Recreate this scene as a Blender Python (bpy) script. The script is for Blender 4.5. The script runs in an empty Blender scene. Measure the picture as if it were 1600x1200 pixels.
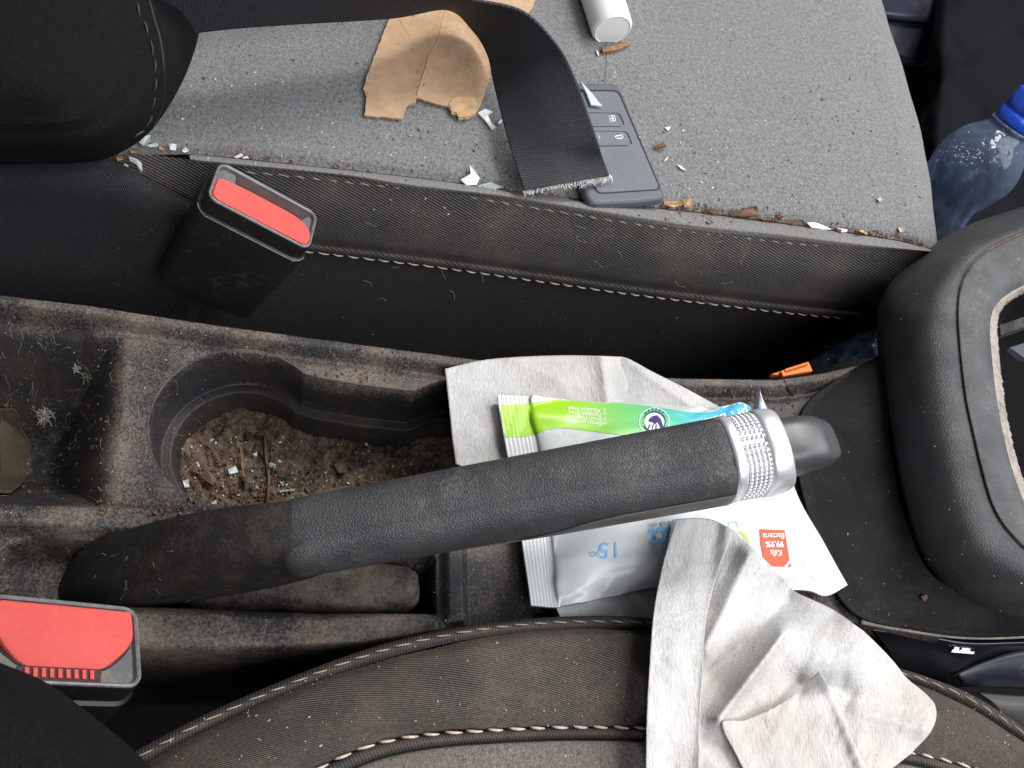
import bpy, bmesh, math, random
import numpy as np
from mathutils import Vector, Matrix
from mathutils.bvhtree import BVHTree

random.seed(7); rng = np.random.default_rng(7)
SC = bpy.context.scene; COL = SC.collection

# ------------------------------------------------------------------ camera
F = 1400.0                                            # focal length in pixels of a 1600 x 1200 picture
_Z = np.array([350, 750, 1400.]); _Z /= np.linalg.norm(_Z)
_X = np.array([1, -.11, 0]); _X[2] = -(_X @ _Z) / _Z[2]; _X /= np.linalg.norm(_X)
ROT = np.array([_X, np.cross(_Z, _X), _Z])
CAM = -(ROT @ np.array([0, 0, -1.])) * .40
cd = bpy.data.cameras.new('camera'); cd.sensor_width = 36; cd.lens = 36 * F / 1600
cd.clip_start = .01; cd.clip_end = 50
cam = bpy.data.objects.new('camera', cd); COL.objects.link(cam)
m4 = np.eye(4); m4[:3, :3] = ROT; m4[:3, 3] = CAM
cam.matrix_world = Matrix(m4.tolist())
cd.dof.use_dof = True; cd.dof.focus_distance = .39; cd.dof.aperture_fstop = 45
SC.camera = cam

# ------------------------------------------------------------------ light
w = bpy.data.worlds.new('World'); SC.world = w; w.use_nodes = True
bg = w.node_tree.nodes['Background']; bg.inputs[0].default_value = (.78, .85, 1, 1); bg.inputs[1].default_value = .12

def area(name, loc, target, sx, sy, power, col):
    d = bpy.data.lights.new(name, 'AREA'); d.shape = 'RECTANGLE'; d.size = sx; d.size_y = sy
    d.energy = power; d.color = col
    o = bpy.data.objects.new(name, d); COL.objects.link(o); o.location = loc
    o.rotation_euler = (Vector(target) - Vector(loc)).to_track_quat('-Z', 'Y').to_euler()
area('side_window_light', (.44, .62, 1.15), (.05, 0, 0), .40, .40, 16, (1, .97, .93))
area('windscreen_light', (1.05, .06, .95), (.1, 0, 0), 1.1, .8, 18, (.95, .98, 1))
area('near_window_light', (.40, -.80, 1.05), (.05, 0, 0), .9, .7, 14, (.98, .98, 1))
SC.view_settings.view_transform = 'Standard'; SC.view_settings.look = 'None'
SC.view_settings.exposure = -.04; SC.view_settings.gamma = 1
SC.cycles.max_bounces = 8; SC.cycles.transparent_max_bounces = 12

# ------------------------------------------------------------------ helpers
def A(px, py, z):
    """point at height z that the picture shows at pixel (px, py)"""
    d = ROT @ np.array([(px - 800) / F, -(py - 600) / F, -1.0]); t = (z - CAM[2]) / d[2]
    return CAM + t * d
def pix(p):
    c = ROT.T @ (np.asarray(p) - CAM); return 800 + F * c[0] / -c[2], 600 - F * c[1] / -c[2]
def ray(px, py):
    d = ROT @ np.array([(px - 800) / F, -(py - 600) / F, -1.0]); return d / np.linalg.norm(d)
def APs(pts): return [A(*p) for p in pts]
def cr(P, n):
    """Catmull-Rom through points P resampled to n points, even in arc length"""
    P = np.asarray(P, float)
    if len(P) == 2: return P[0] + (P[1] - P[0]) * np.linspace(0, 1, n)[:, None]
    Q = np.vstack([2 * P[0] - P[1], P, 2 * P[-1] - P[-2]]); out = []
    for i in range(len(P) - 1):
        t = np.linspace(0, 1, 24, endpoint=False)[:, None]; a, b, c, d = Q[i:i + 4]
        out.append(.5 * (2 * b + (c - a) * t + (2 * a - 5 * b + 4 * c - d) * t * t + (3 * b - a - 3 * c + d) * t ** 3))
    out = np.vstack(out + [P[-1:]])
    s = np.r_[0, np.cumsum(np.linalg.norm(np.diff(out, axis=0), axis=1))]
    q = np.linspace(0, s[-1], n)
    return np.stack([np.interp(q, s, out[:, k]) for k in range(P.shape[1])], 1)
def loft(curves, nu, nv, px=True):
    rows = np.array([cr(APs(c) if px else c, nu) for c in curves])
    return np.stack([cr_u(rows[:, j], nv) for j in range(nu)], 1)
def loft_u(curves, nu, nv):
    rows = np.array([cr_u(np.array(APs(c)), nu) for c in curves]); return np.stack([cr_u(rows[:, j], nv) for j in range(nu)], 1)
def cr_u(P, n):
    """Catmull-Rom, even in parameter (keeps rows aligned)"""
    m = len(P)
    if m == 2: return P[0] + (P[1] - P[0]) * np.linspace(0, 1, n)[:, None]
    Q = np.vstack([2 * P[0] - P[1], P, 2 * P[-1] - P[-2]]); q = np.linspace(0, m - 1, n)
    i = np.minimum(q.astype(int), m - 2); t = (q - i)[:, None]
    a, b, c, d = Q[i], Q[i + 1], Q[i + 2], Q[i + 3]
    return .5 * (2 * b + (c - a) * t + (2 * a - 5 * b + 4 * c - d) * t * t + (3 * b - a - 3 * c + d) * t ** 3)
def _lat(ix, iy, seed):
    h = (ix.astype(np.int64) * 374761393 + iy.astype(np.int64) * 668265263 + seed * 1442695041) & 0x7fffffff
    h = ((h ^ (h >> 13)) * 1274126177) & 0x7fffffff
    return ((h ^ (h >> 16)) & 0xffff) / 65535.0
def vnoise(x, y, cell, seed=0, octv=1):
    x = np.asarray(x, float); y = np.asarray(y, float); s = 0; a = 1; tot = 0
    for o in range(octv):
        u, v = x / cell, y / cell; iu, iv = np.floor(u), np.floor(v); fu, fv = u - iu, v - iv
        fu = fu * fu * (3 - 2 * fu); fv = fv * fv * (3 - 2 * fv)
        n = (_lat(iu, iv, seed + o) * (1 - fu) + _lat(iu + 1, iv, seed + o) * fu) * (1 - fv) + \
            (_lat(iu, iv + 1, seed + o) * (1 - fu) + _lat(iu + 1, iv + 1, seed + o) * fu) * fv
        s = s + a * (n - .5); tot += a; a *= .5; cell = cell * .5
    return s / tot * 2
def sstep(a, b, x):
    t = np.clip((x - a) / (b - a), 0, 1); return t * t * (3 - 2 * t)

def link(name, me, mat, parent=None, smooth=True):
    o = bpy.data.objects.new(name, me); COL.objects.link(o)
    if mat: me.materials.append(mat)
    if smooth: me.polygons.foreach_set('use_smooth', np.ones(len(me.polygons), bool))
    if parent is not None:
        o.parent = parent; o.matrix_parent_inverse = Matrix.Translation(parent.location).inverted()
    return o
def mesh(name, V, Fc, mat, parent=None, smooth=True, uv=None):
    me = bpy.data.meshes.new(name); me.from_pydata(np.asarray(V, float).tolist() if len(V) else [], [], Fc.tolist() if isinstance(Fc, np.ndarray) else Fc)
    if uv is not None:
        l = me.uv_layers.new(name='UVMap'); idx = np.zeros(len(me.loops), int); me.loops.foreach_get('vertex_index', idx)
        l.data.foreach_set('uv', np.asarray(uv, float)[idx].ravel())
    me.update(); return link(name, me, mat, parent, smooth)
def grid(name, G, mat, parent=None, thick=0, closed_u=False, flip=False, smooth=True):
    nv, nu = G.shape[:2]; idx = np.arange(nv * nu).reshape(nv, nu)
    if closed_u: idx = np.c_[idx, idx[:, :1]]
    f = np.stack([idx[:-1, :-1], idx[:-1, 1:], idx[1:, 1:], idx[1:, :-1]], -1).reshape(-1, 4)
    if flip: f = f[:, ::-1]
    du = np.r_[0, np.cumsum(np.linalg.norm(np.diff(G[nv // 2], axis=0), axis=1))]
    dv = np.r_[0, np.cumsum(np.linalg.norm(np.diff(G[:, nu // 2], axis=0), axis=1))]
    uv = np.stack(np.meshgrid(du, dv), -1).reshape(-1, 2)
    o = mesh(name, G.reshape(-1, 3), f, mat, parent, smooth, uv)
    if thick:
        s = o.modifiers.new('thickness', 'SOLIDIFY'); s.thickness = abs(thick); s.offset = -1 if thick > 0 else 1
    return o
def displace(G, fn):
    """push a grid of points along its normals by fn(u_metres, v_metres)"""
    du = np.gradient(G, axis=1); dv = np.gradient(G, axis=0); N = np.cross(du, dv)
    N /= np.linalg.norm(N, axis=2, keepdims=True) + 1e-12
    if N[..., 2].mean() < 0: N = -N
    u = np.cumsum(np.linalg.norm(du, axis=2), 1); v = np.cumsum(np.linalg.norm(dv, axis=2), 0)
    return G + N * fn(u, v)[..., None]
def frames(P):
    T = np.gradient(P, axis=0); T /= np.linalg.norm(T, axis=1, keepdims=True)
    return T
def tube_geo(P, r, n=6, cap=True):
    P = np.asarray(P, float); T = frames(P); r = np.broadcast_to(r, (len(P),))
    ref = np.array([0, 0, 1.]) if abs(T[0][2]) < .9 else np.array([1., 0, 0])
    V = []; a = np.linspace(0, 2 * np.pi, n, endpoint=False)
    for p, t, rr in zip(P, T, r):
        s = np.cross(t, ref); s /= np.linalg.norm(s); b = np.cross(s, t)
        V += [p + rr * (math.cos(k) * s + math.sin(k) * b) for k in a]
    Fc = [(i * n + k, i * n + (k + 1) % n, (i + 1) * n + (k + 1) % n, (i + 1) * n + k) for i in range(len(P) - 1) for k in range(n)]
    if cap: Fc += [tuple(range(n))[::-1], tuple(range((len(P) - 1) * n, len(P) * n))]
    return V, Fc
def tube(name, P, r, mat, parent=None, n=8):
    V, Fc = tube_geo(P, r, n); return mesh(name, V, Fc, mat, parent)
class Geo:
    def __init__(s): s.V = []; s.F = []
    def add(s, V, Fc):
        b = len(s.V); s.V += list(V); s.F += [tuple(b + i for i in f) for f in Fc]
    def build(s, name, mat, parent=None, smooth=True): return mesh(name, s.V, s.F, mat, parent, smooth)
def sweep(name, secs, mat, parent=None, nseg=40, p=2.4, cap=True, shape=None, up=(0, 0, 1)):
    """secs: (centre, r_side, r_up) along a straight-ish axis; superellipse sections"""
    Cn = np.array([s[0] for s in secs]); T = frames(Cn); G = []
    a = np.linspace(0, 2 * np.pi, nseg, endpoint=False)
    ca, sa = np.cos(a), np.sin(a)
    for (c, rs, ru), t in zip(secs, T):
        s = np.cross(t, up); s /= np.linalg.norm(s); b = np.cross(s, t)
        x = np.sign(ca) * np.abs(ca) ** (2 / p) * rs; y = np.sign(sa) * np.abs(sa) ** (2 / p) * ru
        if shape is not None: x, y = shape(x, y, rs, ru)
        G.append(c + x[:, None] * s + y[:, None] * b)
    G = np.array(G)
    if cap:
        G = np.concatenate([np.repeat(G[0].mean(0)[None, None], nseg, 1), G, np.repeat(G[-1].mean(0)[None, None], nseg, 1)])
    return grid(name, G, mat, parent, closed_u=True)
def thing(name, label, cat, loc=(0, 0, 0), group=None):
    o = bpy.data.objects.new(name, None); COL.objects.link(o); o.location = tuple(map(float, loc)); o.empty_display_size = .01
    tag(o, label, cat, group); return o
def tag(o, label, cat, group=None, kind=None):
    if label: o['label'] = label
    if cat: o['category'] = cat
    if group: o['group'] = group
    if kind: o['kind'] = kind
    return o
def stuff(o): o['kind'] = 'stuff'; return o
def bvh(*obs):
    V = []; Fc = []
    for o in obs:
        b = len(V); V += [v.co[:] for v in o.data.vertices]; Fc += [[b + i for i in p.vertices] for p in o.data.polygons]
    return BVHTree.FromPolygons(V, Fc)
def hit(tree, px, py):
    l, n, i, d = tree.ray_cast(Vector(CAM), Vector(ray(px, py)))
    if l is None: return None, None
    if n.dot(Vector(ray(px, py))) > 0: n = -n
    return np.array(l), np.array(n)
def stitches(name, path, mat, parent, pitch=.0074, ln=.0057, r=.00042, nrm=(0, -.3, 1), lift=.0004):
    P = cr(path, 400); s = np.r_[0, np.cumsum(np.linalg.norm(np.diff(P, axis=0), axis=1))]; g = Geo(); q = pitch * .3
    nrm = np.array(nrm, float); nrm /= np.linalg.norm(nrm)
    while q + ln < s[-1]:
        t = np.linspace(q, q + ln * random.uniform(.9, 1.05), 6); pp = np.stack([np.interp(t, s, P[:, k]) for k in range(3)], 1)
        arc = np.sin(np.linspace(0, np.pi, 6)); side = np.cross(pp[-1] - pp[0], nrm); side /= np.linalg.norm(side) + 1e-9
        pp = pp + nrm * (lift * (arc[:, None] * 1.6 - .6)) + side * (np.linspace(-.5, .5, 6)[:, None] * .0006)
        g.add(*tube_geo(pp, r * (0.55 + .45 * arc), 6)); q += pitch * random.uniform(.97, 1.03)
    return stuff(g.build(name, mat, parent))

# ------------------------------------------------------------------ materials
class Mat:
    def __init__(s, name, rough=.6, spec=.4, metal=0):
        s.m = bpy.data.materials.new(name); s.m.use_nodes = True; s.t = s.m.node_tree; s.N = s.t.nodes
        s.b = s.N['Principled BSDF']; s.b.inputs['Roughness'].default_value = rough
        s.b.inputs['Specular IOR Level'].default_value = spec; s.b.inputs['Metallic'].default_value = metal
        s.tc = s.N.new('ShaderNodeTexCoord')
    def lk(s, a, b): s.t.links.new(a, b)
    def noise(s, scale, det=3, rough=.55, co='Object', stretch=None, seed=0):
        n = s.N.new('ShaderNodeTexNoise'); n.noise_dimensions = '4D'; n.inputs['W'].default_value = seed
        n.inputs['Scale'].default_value = scale; n.inputs['Detail'].default_value = det; n.inputs['Roughness'].default_value = rough
        s._co(n, co, stretch); return n.outputs['Fac']
    def _co(s, n, co, stretch, rot=None):
        if stretch or rot:
            mp = s.N.new('ShaderNodeMapping')
            if stretch: mp.inputs['Scale'].default_value = stretch
            if rot: mp.inputs['Rotation'].default_value = rot
            s.lk(s.tc.outputs[co], mp.inputs[0]); s.lk(mp.outputs[0], n.inputs['Vector'])
        else: s.lk(s.tc.outputs[co], n.inputs['Vector'])
    def vor(s, scale, co='Object', feat='F1', rnd=1):
        n = s.N.new('ShaderNodeTexVoronoi'); n.feature = feat; n.inputs['Scale'].default_value = scale; n.inputs['Randomness'].default_value = rnd
        s._co(n, co, None); return n.outputs['Distance']
    def wave(s, period, ang=0, co='UV', dist=0):
        n = s.N.new('ShaderNodeTexWave'); n.inputs['Scale'].default_value = .31416 / period; n.inputs['Distortion'].default_value = dist
        n.inputs['Detail Scale'].default_value = 2
        s._co(n, co, None, (0, 0, ang)); return n.outputs['Fac']
    def ramp(s, fac, a, b, c0=0, c1=1):
        n = s.N.new('ShaderNodeMapRange'); n.inputs[1].default_value = a; n.inputs[2].default_value = b
        n.inputs[3].default_value = c0; n.inputs[4].default_value = c1; s.lk(fac, n.inputs[0]); return n.outputs[0]
    def math(s, op, a, b):
        n = s.N.new('ShaderNodeMath'); n.operation = op
        for i, v in enumerate((a, b)):
            if isinstance(v, (int, float)): n.inputs[i].default_value = v
            else: s.lk(v, n.inputs[i])
        return n.outputs[0]
    def mix(s, a, b, fac):
        n = s.N.new('ShaderNodeMix'); n.data_type = 'RGBA'
        for i, v in ((6, a), (7, b)):
            if isinstance(v, tuple): n.inputs[i].default_value = v + (1,)
            else: s.lk(v, n.inputs[i])
        if isinstance(fac, (int, float)): n.inputs[0].default_value = fac
        else: s.lk(fac, n.inputs[0])
        return n.outputs[2]
    def color(s, c):
        if isinstance(c, tuple): s.b.inputs['Base Color'].default_value = c + (1,)
        else: s.lk(c, s.b.inputs['Base Color'])
        return s
    def rough(s, f): s.lk(f, s.b.inputs['Roughness']); return s
    def bump(s, h, dist, strength=1):
        n = s.N.new('ShaderNodeBump'); n.inputs['Distance'].default_value = dist; n.inputs['Strength'].default_value = strength
        s.lk(h, n.inputs['Height'])
        if s.b.inputs['Normal'].is_linked: s.lk(s.b.inputs['Normal'].links[0].from_socket, n.inputs['Normal'])
        s.lk(n.outputs[0], s.b.inputs['Normal']); return s

def m_simple(name, col, rough=.5, spec=.4, var=.25, scale=300, bump=.00005, metal=0):
    k = Mat(name, rough, spec, metal); n = k.noise(scale, 4)
    k.color(k.mix(tuple(c * (1 - var) for c in col), tuple(min(1, c * (1 + var)) for c in col), k.ramp(n, .3, .7)))
    if bump: k.bump(n, bump)
    return k.m
def m_heather(name, c0, c1, dirt=.35, sheen=.15):
    """woven grey cloth: fine light and dark flecks, faint soiling"""
    k = Mat(name, .95, .15); n = k.noise(1500, 3, .7); n2 = k.noise(620, 2, .6, seed=3); big = k.noise(18, 4, .6, seed=5)
    c = k.mix(c0, c1, k.ramp(k.math('ADD', k.math('MULTIPLY', n, .65), k.math('MULTIPLY', n2, .35)), .36, .64))
    c = k.mix(c, tuple(x * .55 for x in (c1[0] * 1.05, c1[1] * .95, c1[2] * .82)), k.ramp(big, .52, .75, 0, dirt))
    k.color(c).bump(n, .0008, .9).bump(n2, .0007, .7)
    k.b.inputs['Sheen Weight'].default_value = sheen; return k.m
def m_twill(name, c0, c1, ang, period=.00125, dust=(.16, .125, .10), damt=.5, co='UV', bd=.0005):
    k = Mat(name, .85, .2); wv = k.wave(period, ang, co, .6); n = k.noise(900, 3, .6); big = k.noise(28, 5, .65, seed=2)
    c = k.mix(c0, c1, k.math('MULTIPLY', wv, k.ramp(n, .25, .7, .45, 1)))
    sp = k.ramp(k.noise(1300, 2, .5, seed=9), .66, .74)
    c = k.mix(c, dust, k.math('MULTIPLY', k.ramp(big, .42, .72, 0, damt), k.ramp(n, .35, .65, .3, 1)))
    c = k.mix(c, (.33, .28, .24), k.math('MULTIPLY', sp, k.ramp(big, .35, .7, .05, .5)))
    k.color(c).bump(wv, bd, .7).bump(n, .0003, .6); return k.m
def m_plastic(name, base, dust, amt=(.45, .65), grain=900, big=35, rough=.55, bumpd=.0003, cover=1.0):
    """moulded dark plastic with a fine grain under a patchy layer of dust"""
    k = Mat(name, rough, .4); b = k.noise(big, 5, .65, seed=1); f = k.noise(grain, 3, .65, seed=4); mid = k.noise(big * 6, 4, .6, seed=6)
    d = k.math('ADD', k.math('ADD', k.math('MULTIPLY', b, .5), k.math('MULTIPLY', mid, .25)), k.math('MULTIPLY', f, .3))
    c = k.mix(base, dust, k.ramp(d, amt[0], amt[1], 0, cover))
    c = k.mix(c, tuple(min(1, x * 1.9) for x in dust), k.ramp(k.noise(1700, 2, .5, seed=11), .68, .74, 0, .7 * cover))
    k.color(c).rough(k.ramp(d, amt[0], amt[1], rough, .95)).bump(f, bumpd, .7); return k.m
def m_leather(name, base, hi, scale=900, bd=.0004, rough=.5, dust=None, spec=.3):
    k = Mat(name, rough, spec); v = k.vor(scale, feat='DISTANCE_TO_EDGE'); n = k.noise(60, 4, seed=2)
    c = k.mix(base, hi, k.ramp(n, .35, .7))
    if dust: c = k.mix(c, dust, k.math('MULTIPLY', k.ramp(k.noise(40, 6, .7, seed=8), .5, .72), k.ramp(k.noise(500, 3, .6, seed=9), .4, .65)))
    k.color(c).bump(k.ramp(v, 0, .25), bd, .8).bump(k.noise(1500, 2), .0001, .5); return k.m

M = {}
M['seat_grey'] = m_heather('grey seat cloth', (.075, .074, .076), (.295, .293, .297))
M['seat_rim'] = m_heather('grey seat edge cloth', (.12, .117, .115), (.29, .283, .277), .4)
M['near_grey'] = m_heather('worn grey seat cloth', (.07, .06, .053), (.25, .222, .20), .6)
M['twill'] = m_twill('dark ribbed cloth', (.012, .012, .012), (.15, .142, .138), 1.13, .00135, (.20, .155, .125), .65)
M['twill_near'] = m_twill('dark ribbed near cloth', (.012, .011, .010), (.155, .135, .12), .96, .00135, (.22, .165, .125), .7)
M['twill_rib'] = m_twill('ribbed piping cloth', (.032, .029, .027), (.070, .063, .057), 0, .0011, (.18, .135, .105), .6, 'UV', .0002)
M['rear_cloth'] = m_twill('charcoal seat cloth', (.010, .010, .013), (.05, .05, .058), .5, .0009, (.06, .05, .044), .3)
M['black_cloth'] = m_twill('black seat cloth', (.008, .008, .009), (.034, .033, .034), .5, .0009, (.05, .042, .036), .25)
M['bolster'] = m_heather('black bolster cloth', (.0035, .0035, .004), (.010, .010, .011), .1, 0)
M['thread'] = m_simple('pale stitch thread', (.52, .42, .36), .8, .2, .3, 900)
M['thread_dark'] = m_simple('soiled stitch thread', (.30, .25, .22), .8, .2, .3, 900)
M['thread_black'] = m_simple('black stitch thread', (.05, .05, .05), .8, .2, .3, 900)
k = Mat('dusty console plastic', .6, .35); b = k.noise(26, 4, .6, seed=1); f = k.noise(900, 3, .75, seed=4); f2 = k.noise(330, 4, .7, seed=6); at_ = k.N.new('ShaderNodeAttribute'); at_.attribute_name = 'tone_mask'
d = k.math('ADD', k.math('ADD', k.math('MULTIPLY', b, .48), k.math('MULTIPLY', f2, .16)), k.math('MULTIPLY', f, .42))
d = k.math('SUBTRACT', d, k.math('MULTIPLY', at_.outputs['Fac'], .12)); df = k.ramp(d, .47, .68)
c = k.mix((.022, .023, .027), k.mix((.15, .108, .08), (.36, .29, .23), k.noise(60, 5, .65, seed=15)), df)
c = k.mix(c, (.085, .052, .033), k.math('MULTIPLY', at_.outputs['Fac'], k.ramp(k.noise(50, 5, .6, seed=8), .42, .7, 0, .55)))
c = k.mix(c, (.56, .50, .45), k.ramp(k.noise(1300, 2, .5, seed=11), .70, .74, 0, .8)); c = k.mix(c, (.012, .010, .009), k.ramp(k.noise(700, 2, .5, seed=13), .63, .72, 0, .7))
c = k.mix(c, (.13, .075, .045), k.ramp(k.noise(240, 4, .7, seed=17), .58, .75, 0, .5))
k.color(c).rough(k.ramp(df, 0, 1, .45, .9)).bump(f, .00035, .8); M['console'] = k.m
M['console_in'] = m_plastic('brown soiled recess plastic', (.012, .011, .011), (.10, .074, .056), (.47, .72), 900, 40, .5)
M['console_well'] = m_plastic('dusty lever well plastic', (.022, .023, .026), (.22, .17, .13), (.42, .66), 900, 40)
M['console_block'] = m_plastic('speckled console plastic', (.035, .037, .042), (.19, .15, .125), (.48, .70), 1000, 50, .45)
M['dirt'] = m_plastic('brown soil', (.018, .012, .009), (.21, .145, .10), (.42, .64), 520, 110, .9, .0022)
M['crumb'] = m_simple('soil crumbs', (.13, .09, .065), .9, .1, .7, 200)
M['grip'] = m_leather('grained grip skin', (.040, .040, .044), (.066, .066, .070), 900, .00021, .54, (.17, .158, .145))
M['grip_under'] = m_plastic('smooth grip underside', (.085, .08, .076), (.15, .14, .13), (.5, .75), 700, 30, .45, .00008)
M['boot'] = m_plastic('dusty black sleeve', (.010, .0095, .009), (.085, .064, .048), (.50, .76), 800, 25, .75)
M['nose'] = m_plastic('dusty shroud plastic', (.022, .02, .018), (.16, .13, .105), (.45, .70), 900, 60, .6)
M['chrome'] = m_simple('satin chrome', (.90, .90, .92), .38, .5, .03, 200, .00002, .72)
M['chrome_dark'] = m_simple('dull chrome groove', (.42, .42, .44), .5, .5, .1, 200, 0, 1)
M['button_grey'] = m_simple('grey button plastic', (.055, .056, .060), .38, .5, .12, 500, .00004)
M['leather'] = m_leather('grained dash skin', (.045, .046, .049), (.080, .081, .085), 850, .00018, .57, (.10, .092, .085))
M['leather_top'] = m_leather('dusty dash skin', (.055, .057, .060), (.098, .10, .104), 900, .00016, .58, (.18, .165, .145))
M['rim_worn'] = m_plastic('worn rim edge', (.14, .13, .12), (.42, .36, .30), (.4, .62), 500, 80, .7, .0006)
M['flank'] = m_leather('black console flank', (.008, .008, .009), (.016, .016, .017), 1300, .00008, .6, (.045, .038, .032), .15)
M['gloss_black'] = m_simple('glossy black plastic', (.010, .010, .013), .18, .5, .3, 80, .00002)
M['black_plastic'] = m_plastic('black buckle plastic', (.012, .012, .013), (.07, .06, .05), (.56, .8), 500, 40, .42, .00004)
M['buckle_in'] = m_plastic('scuffed grey buckle plastic', (.10, .105, .115), (.26, .20, .14), (.50, .74), 300, 70, .4, .00004)
M['buckle_edge'] = m_simple('worn buckle edge', (.17, .17, .18), .35, .5, .3, 400)
M['buckle_dark'] = m_simple('maroon slot plastic', (.045, .018, .018), .5, .4, .4, 200)
M['red'] = m_plastic('red button plastic', (.58, .060, .052), (.66, .13, .11), (.40, .75), 600, 40, .6, .00005, .8)
k = Mat('seat belt webbing', .7, .3); wv = k.wave(.0012, .5, 'UV', .4); w2 = k.wave(.0010, math.pi / 2, 'UV', .4); n = k.noise(700, 3)
c = k.mix((.006, .006, .008), (.085, .085, .102), k.math('MULTIPLY', k.math('ADD', k.math('MULTIPLY', wv, .5), k.math('MULTIPLY', w2, .5)), k.ramp(n, .3, .7, .5, 1)))
k.color(c).bump(wv, .00022, .7).bump(w2, .0002, .7); M['webbing'] = k.m
M['fray'] = m_simple('frayed white fibre', (.78, .76, .72), .9, .1, .2, 900)
k = Mat('brown cardboard', .9, .15); n = k.noise(140, 5, .65); b = k.noise(26, 4, .6, seed=3)
c = k.mix((.40, .26, .16), (.52, .355, .23), k.ramp(n, .3, .7))
c = k.mix(c, (.10, .075, .05), k.math('MULTIPLY', k.ramp(b, .55, .75, 0, .7), k.ramp(k.noise(900, 3, seed=4), .45, .65)))
c = k.mix(c, (.07, .05, .035), k.ramp(k.noise(500, 2, .5, seed=14), .70, .74, 0, .8))
k.color(c).bump(n, .0003); M['card'] = k.m
M['card_torn'] = m_simple('torn card core', (.50, .33, .19), .95, .1, .25, 300, .0004)
M['white_plastic'] = m_simple('white plastic', (.80, .80, .79), .35, .5, .02, 100, 0)
M['key_body'] = m_plastic('slate key card plastic', (.12, .13, .155), (.22, .215, .21), (.52, .8), 600, 50, .62, .00003)
M['key_edge'] = m_plastic('slate key card edge', (.085, .093, .12), (.19, .18, .17), (.55, .85), 600, 50, .5, .00003)
M['key_groove'] = m_simple('black groove', (.008, .008, .01), .6)
M['key_line'] = m_simple('worn button edge', (.30, .29, .28), .5)
M['print_white'] = m_simple('white print', (.86, .86, .85), .5, .3, .03, 500, 0)
M['print_lblue'] = m_simple('light blue print', (.20, .47, .83), .5, .3, .05, 500, 0)
M['print_grey'] = m_simple('grey print', (.30, .42, .48), .5, .3, .05, 500, 0)
M['print_navy'] = m_simple('navy print', (.035, .03, .16), .5, .3, .05, 500, 0)
M['print_red'] = m_simple('red print', (.78, .075, .03), .45, .3, .05, 200, 0)
M['print_green'] = m_simple('leaf green print', (.36, .65, .06), .5, .3, .1, 500, 0)
M['print_blue'] = m_simple('blue print', (.11, .36, .70), .5, .3, .06, 500, 0)
k = Mat('green to blue packet print', .32, .45); sx = k.N.new('ShaderNodeSeparateXYZ'); k.lk(k.tc.outputs['UV'], sx.inputs[0])
cr_ = k.N.new('ShaderNodeValToRGB'); e = cr_.color_ramp.elements; e[0].position = 0; e[0].color = (.33, .62, .012, 1); e[1].position = 1; e[1].color = (.10, .37, .74, 1)
for pos, col in ((.30, (.34, .66, .03, 1)), (.47, (.22, .62, .18, 1)), (.64, (.11, .55, .36, 1)), (.80, (.07, .42, .62, 1))):
    q = e.new(pos); q.color = col
k.lk(sx.outputs[0], cr_.inputs[0]); k.color(cr_.outputs[0]); M['print_band'] = k.m
k = Mat('white packet film', .30, .5); n = k.noise(30, 4); f = k.noise(220, 3, seed=2)
k.color(k.mix((.53, .56, .575), (.61, .63, .64), n)).bump(n, .0012, .5).bump(f, .0002, .4); M['film'] = k.m
k = Mat('soiled white non-woven', .95, .1); n = k.noise(1100, 3, .75, stretch=(1, .3, 1)); b = k.noise(15, 5, .62); s2 = k.noise(30, 5, .65, seed=7)
c = k.mix((.46, .455, .448), (.63, .625, .62), k.ramp(n, .28, .72))
c = k.mix(c, (.46, .39, .335), k.ramp(b, .47, .72, 0, .65)); c = k.mix(c, (.34, .35, .352), k.ramp(s2, .50, .74, 0, .65))
c = k.mix(c, (.16, .14, .12), k.ramp(k.noise(330, 3, .6, seed=12, stretch=(1, .35, 1)), .64, .74, 0, .55))
k.color(c).bump(n, .0007, .8).bump(k.noise(150, 4, .6, seed=21), .0009, .5); M['wipe'] = k.m
M['orange'] = m_simple('orange plastic', (.80, .20, .035), .4, .4, .15, 200)
M['navy_cloth'] = m_heather('black navy cloth', (.002, .002, .004), (.008, .0085, .014), .1, .02)
M['sill'] = m_plastic('dark sill plastic', (.022, .024, .040), (.08, .075, .075), (.55, .8), 500, 20, .35, .00005)
M['carpet'] = m_heather('black carpet', (.003, .003, .004), (.010, .010, .011), .2, 0)
M['leaf'] = m_simple('dry leaf', (.16, .09, .055), .85, .2, .5, 250, .0003)
M['wood'] = m_simple('brown wood chip', (.24, .13, .07), .85, .2, .4, 400, .0003)
M['twig'] = m_simple('dry twig', (.13, .085, .055), .9, .1, .5, 400, .0003)
M['lint'] = m_simple('grey lint', (.34, .31, .26), 1, .05, .4, 500)
M['fibre'] = m_simple('pale hair fibre', (.42, .35, .27), .9, .1, .3, 300, 0)
M['yellow'] = m_plastic('yellow green glow tint', (.028, .026, .006), (.06, .044, .03), (.40, .62), 500, 60, .9, .0006)  # dim olive colour that stands for the glow in the bin
M['blue_cap'] = m_simple('blue cap plastic', (.012, .07, .52), .28, .5, .1, 100, .00004)
M['chip_white'] = m_simple('white flake', (.72, .73, .74), .6, .4, .15, 500)
M['chip_dark'] = m_simple('dark flake', (.03, .025, .02), .8, .2, .4, 500)
M['chip_brown'] = m_simple('brown flake', (.17, .105, .065), .85, .2, .5, 300)
k = Mat('broken window glass', .12, .6); k.color((.72, .80, .77)); k.b.inputs['Transmission Weight'].default_value = .35; k.b.inputs['IOR'].default_value = 1.5; M['glass'] = k.m
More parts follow.
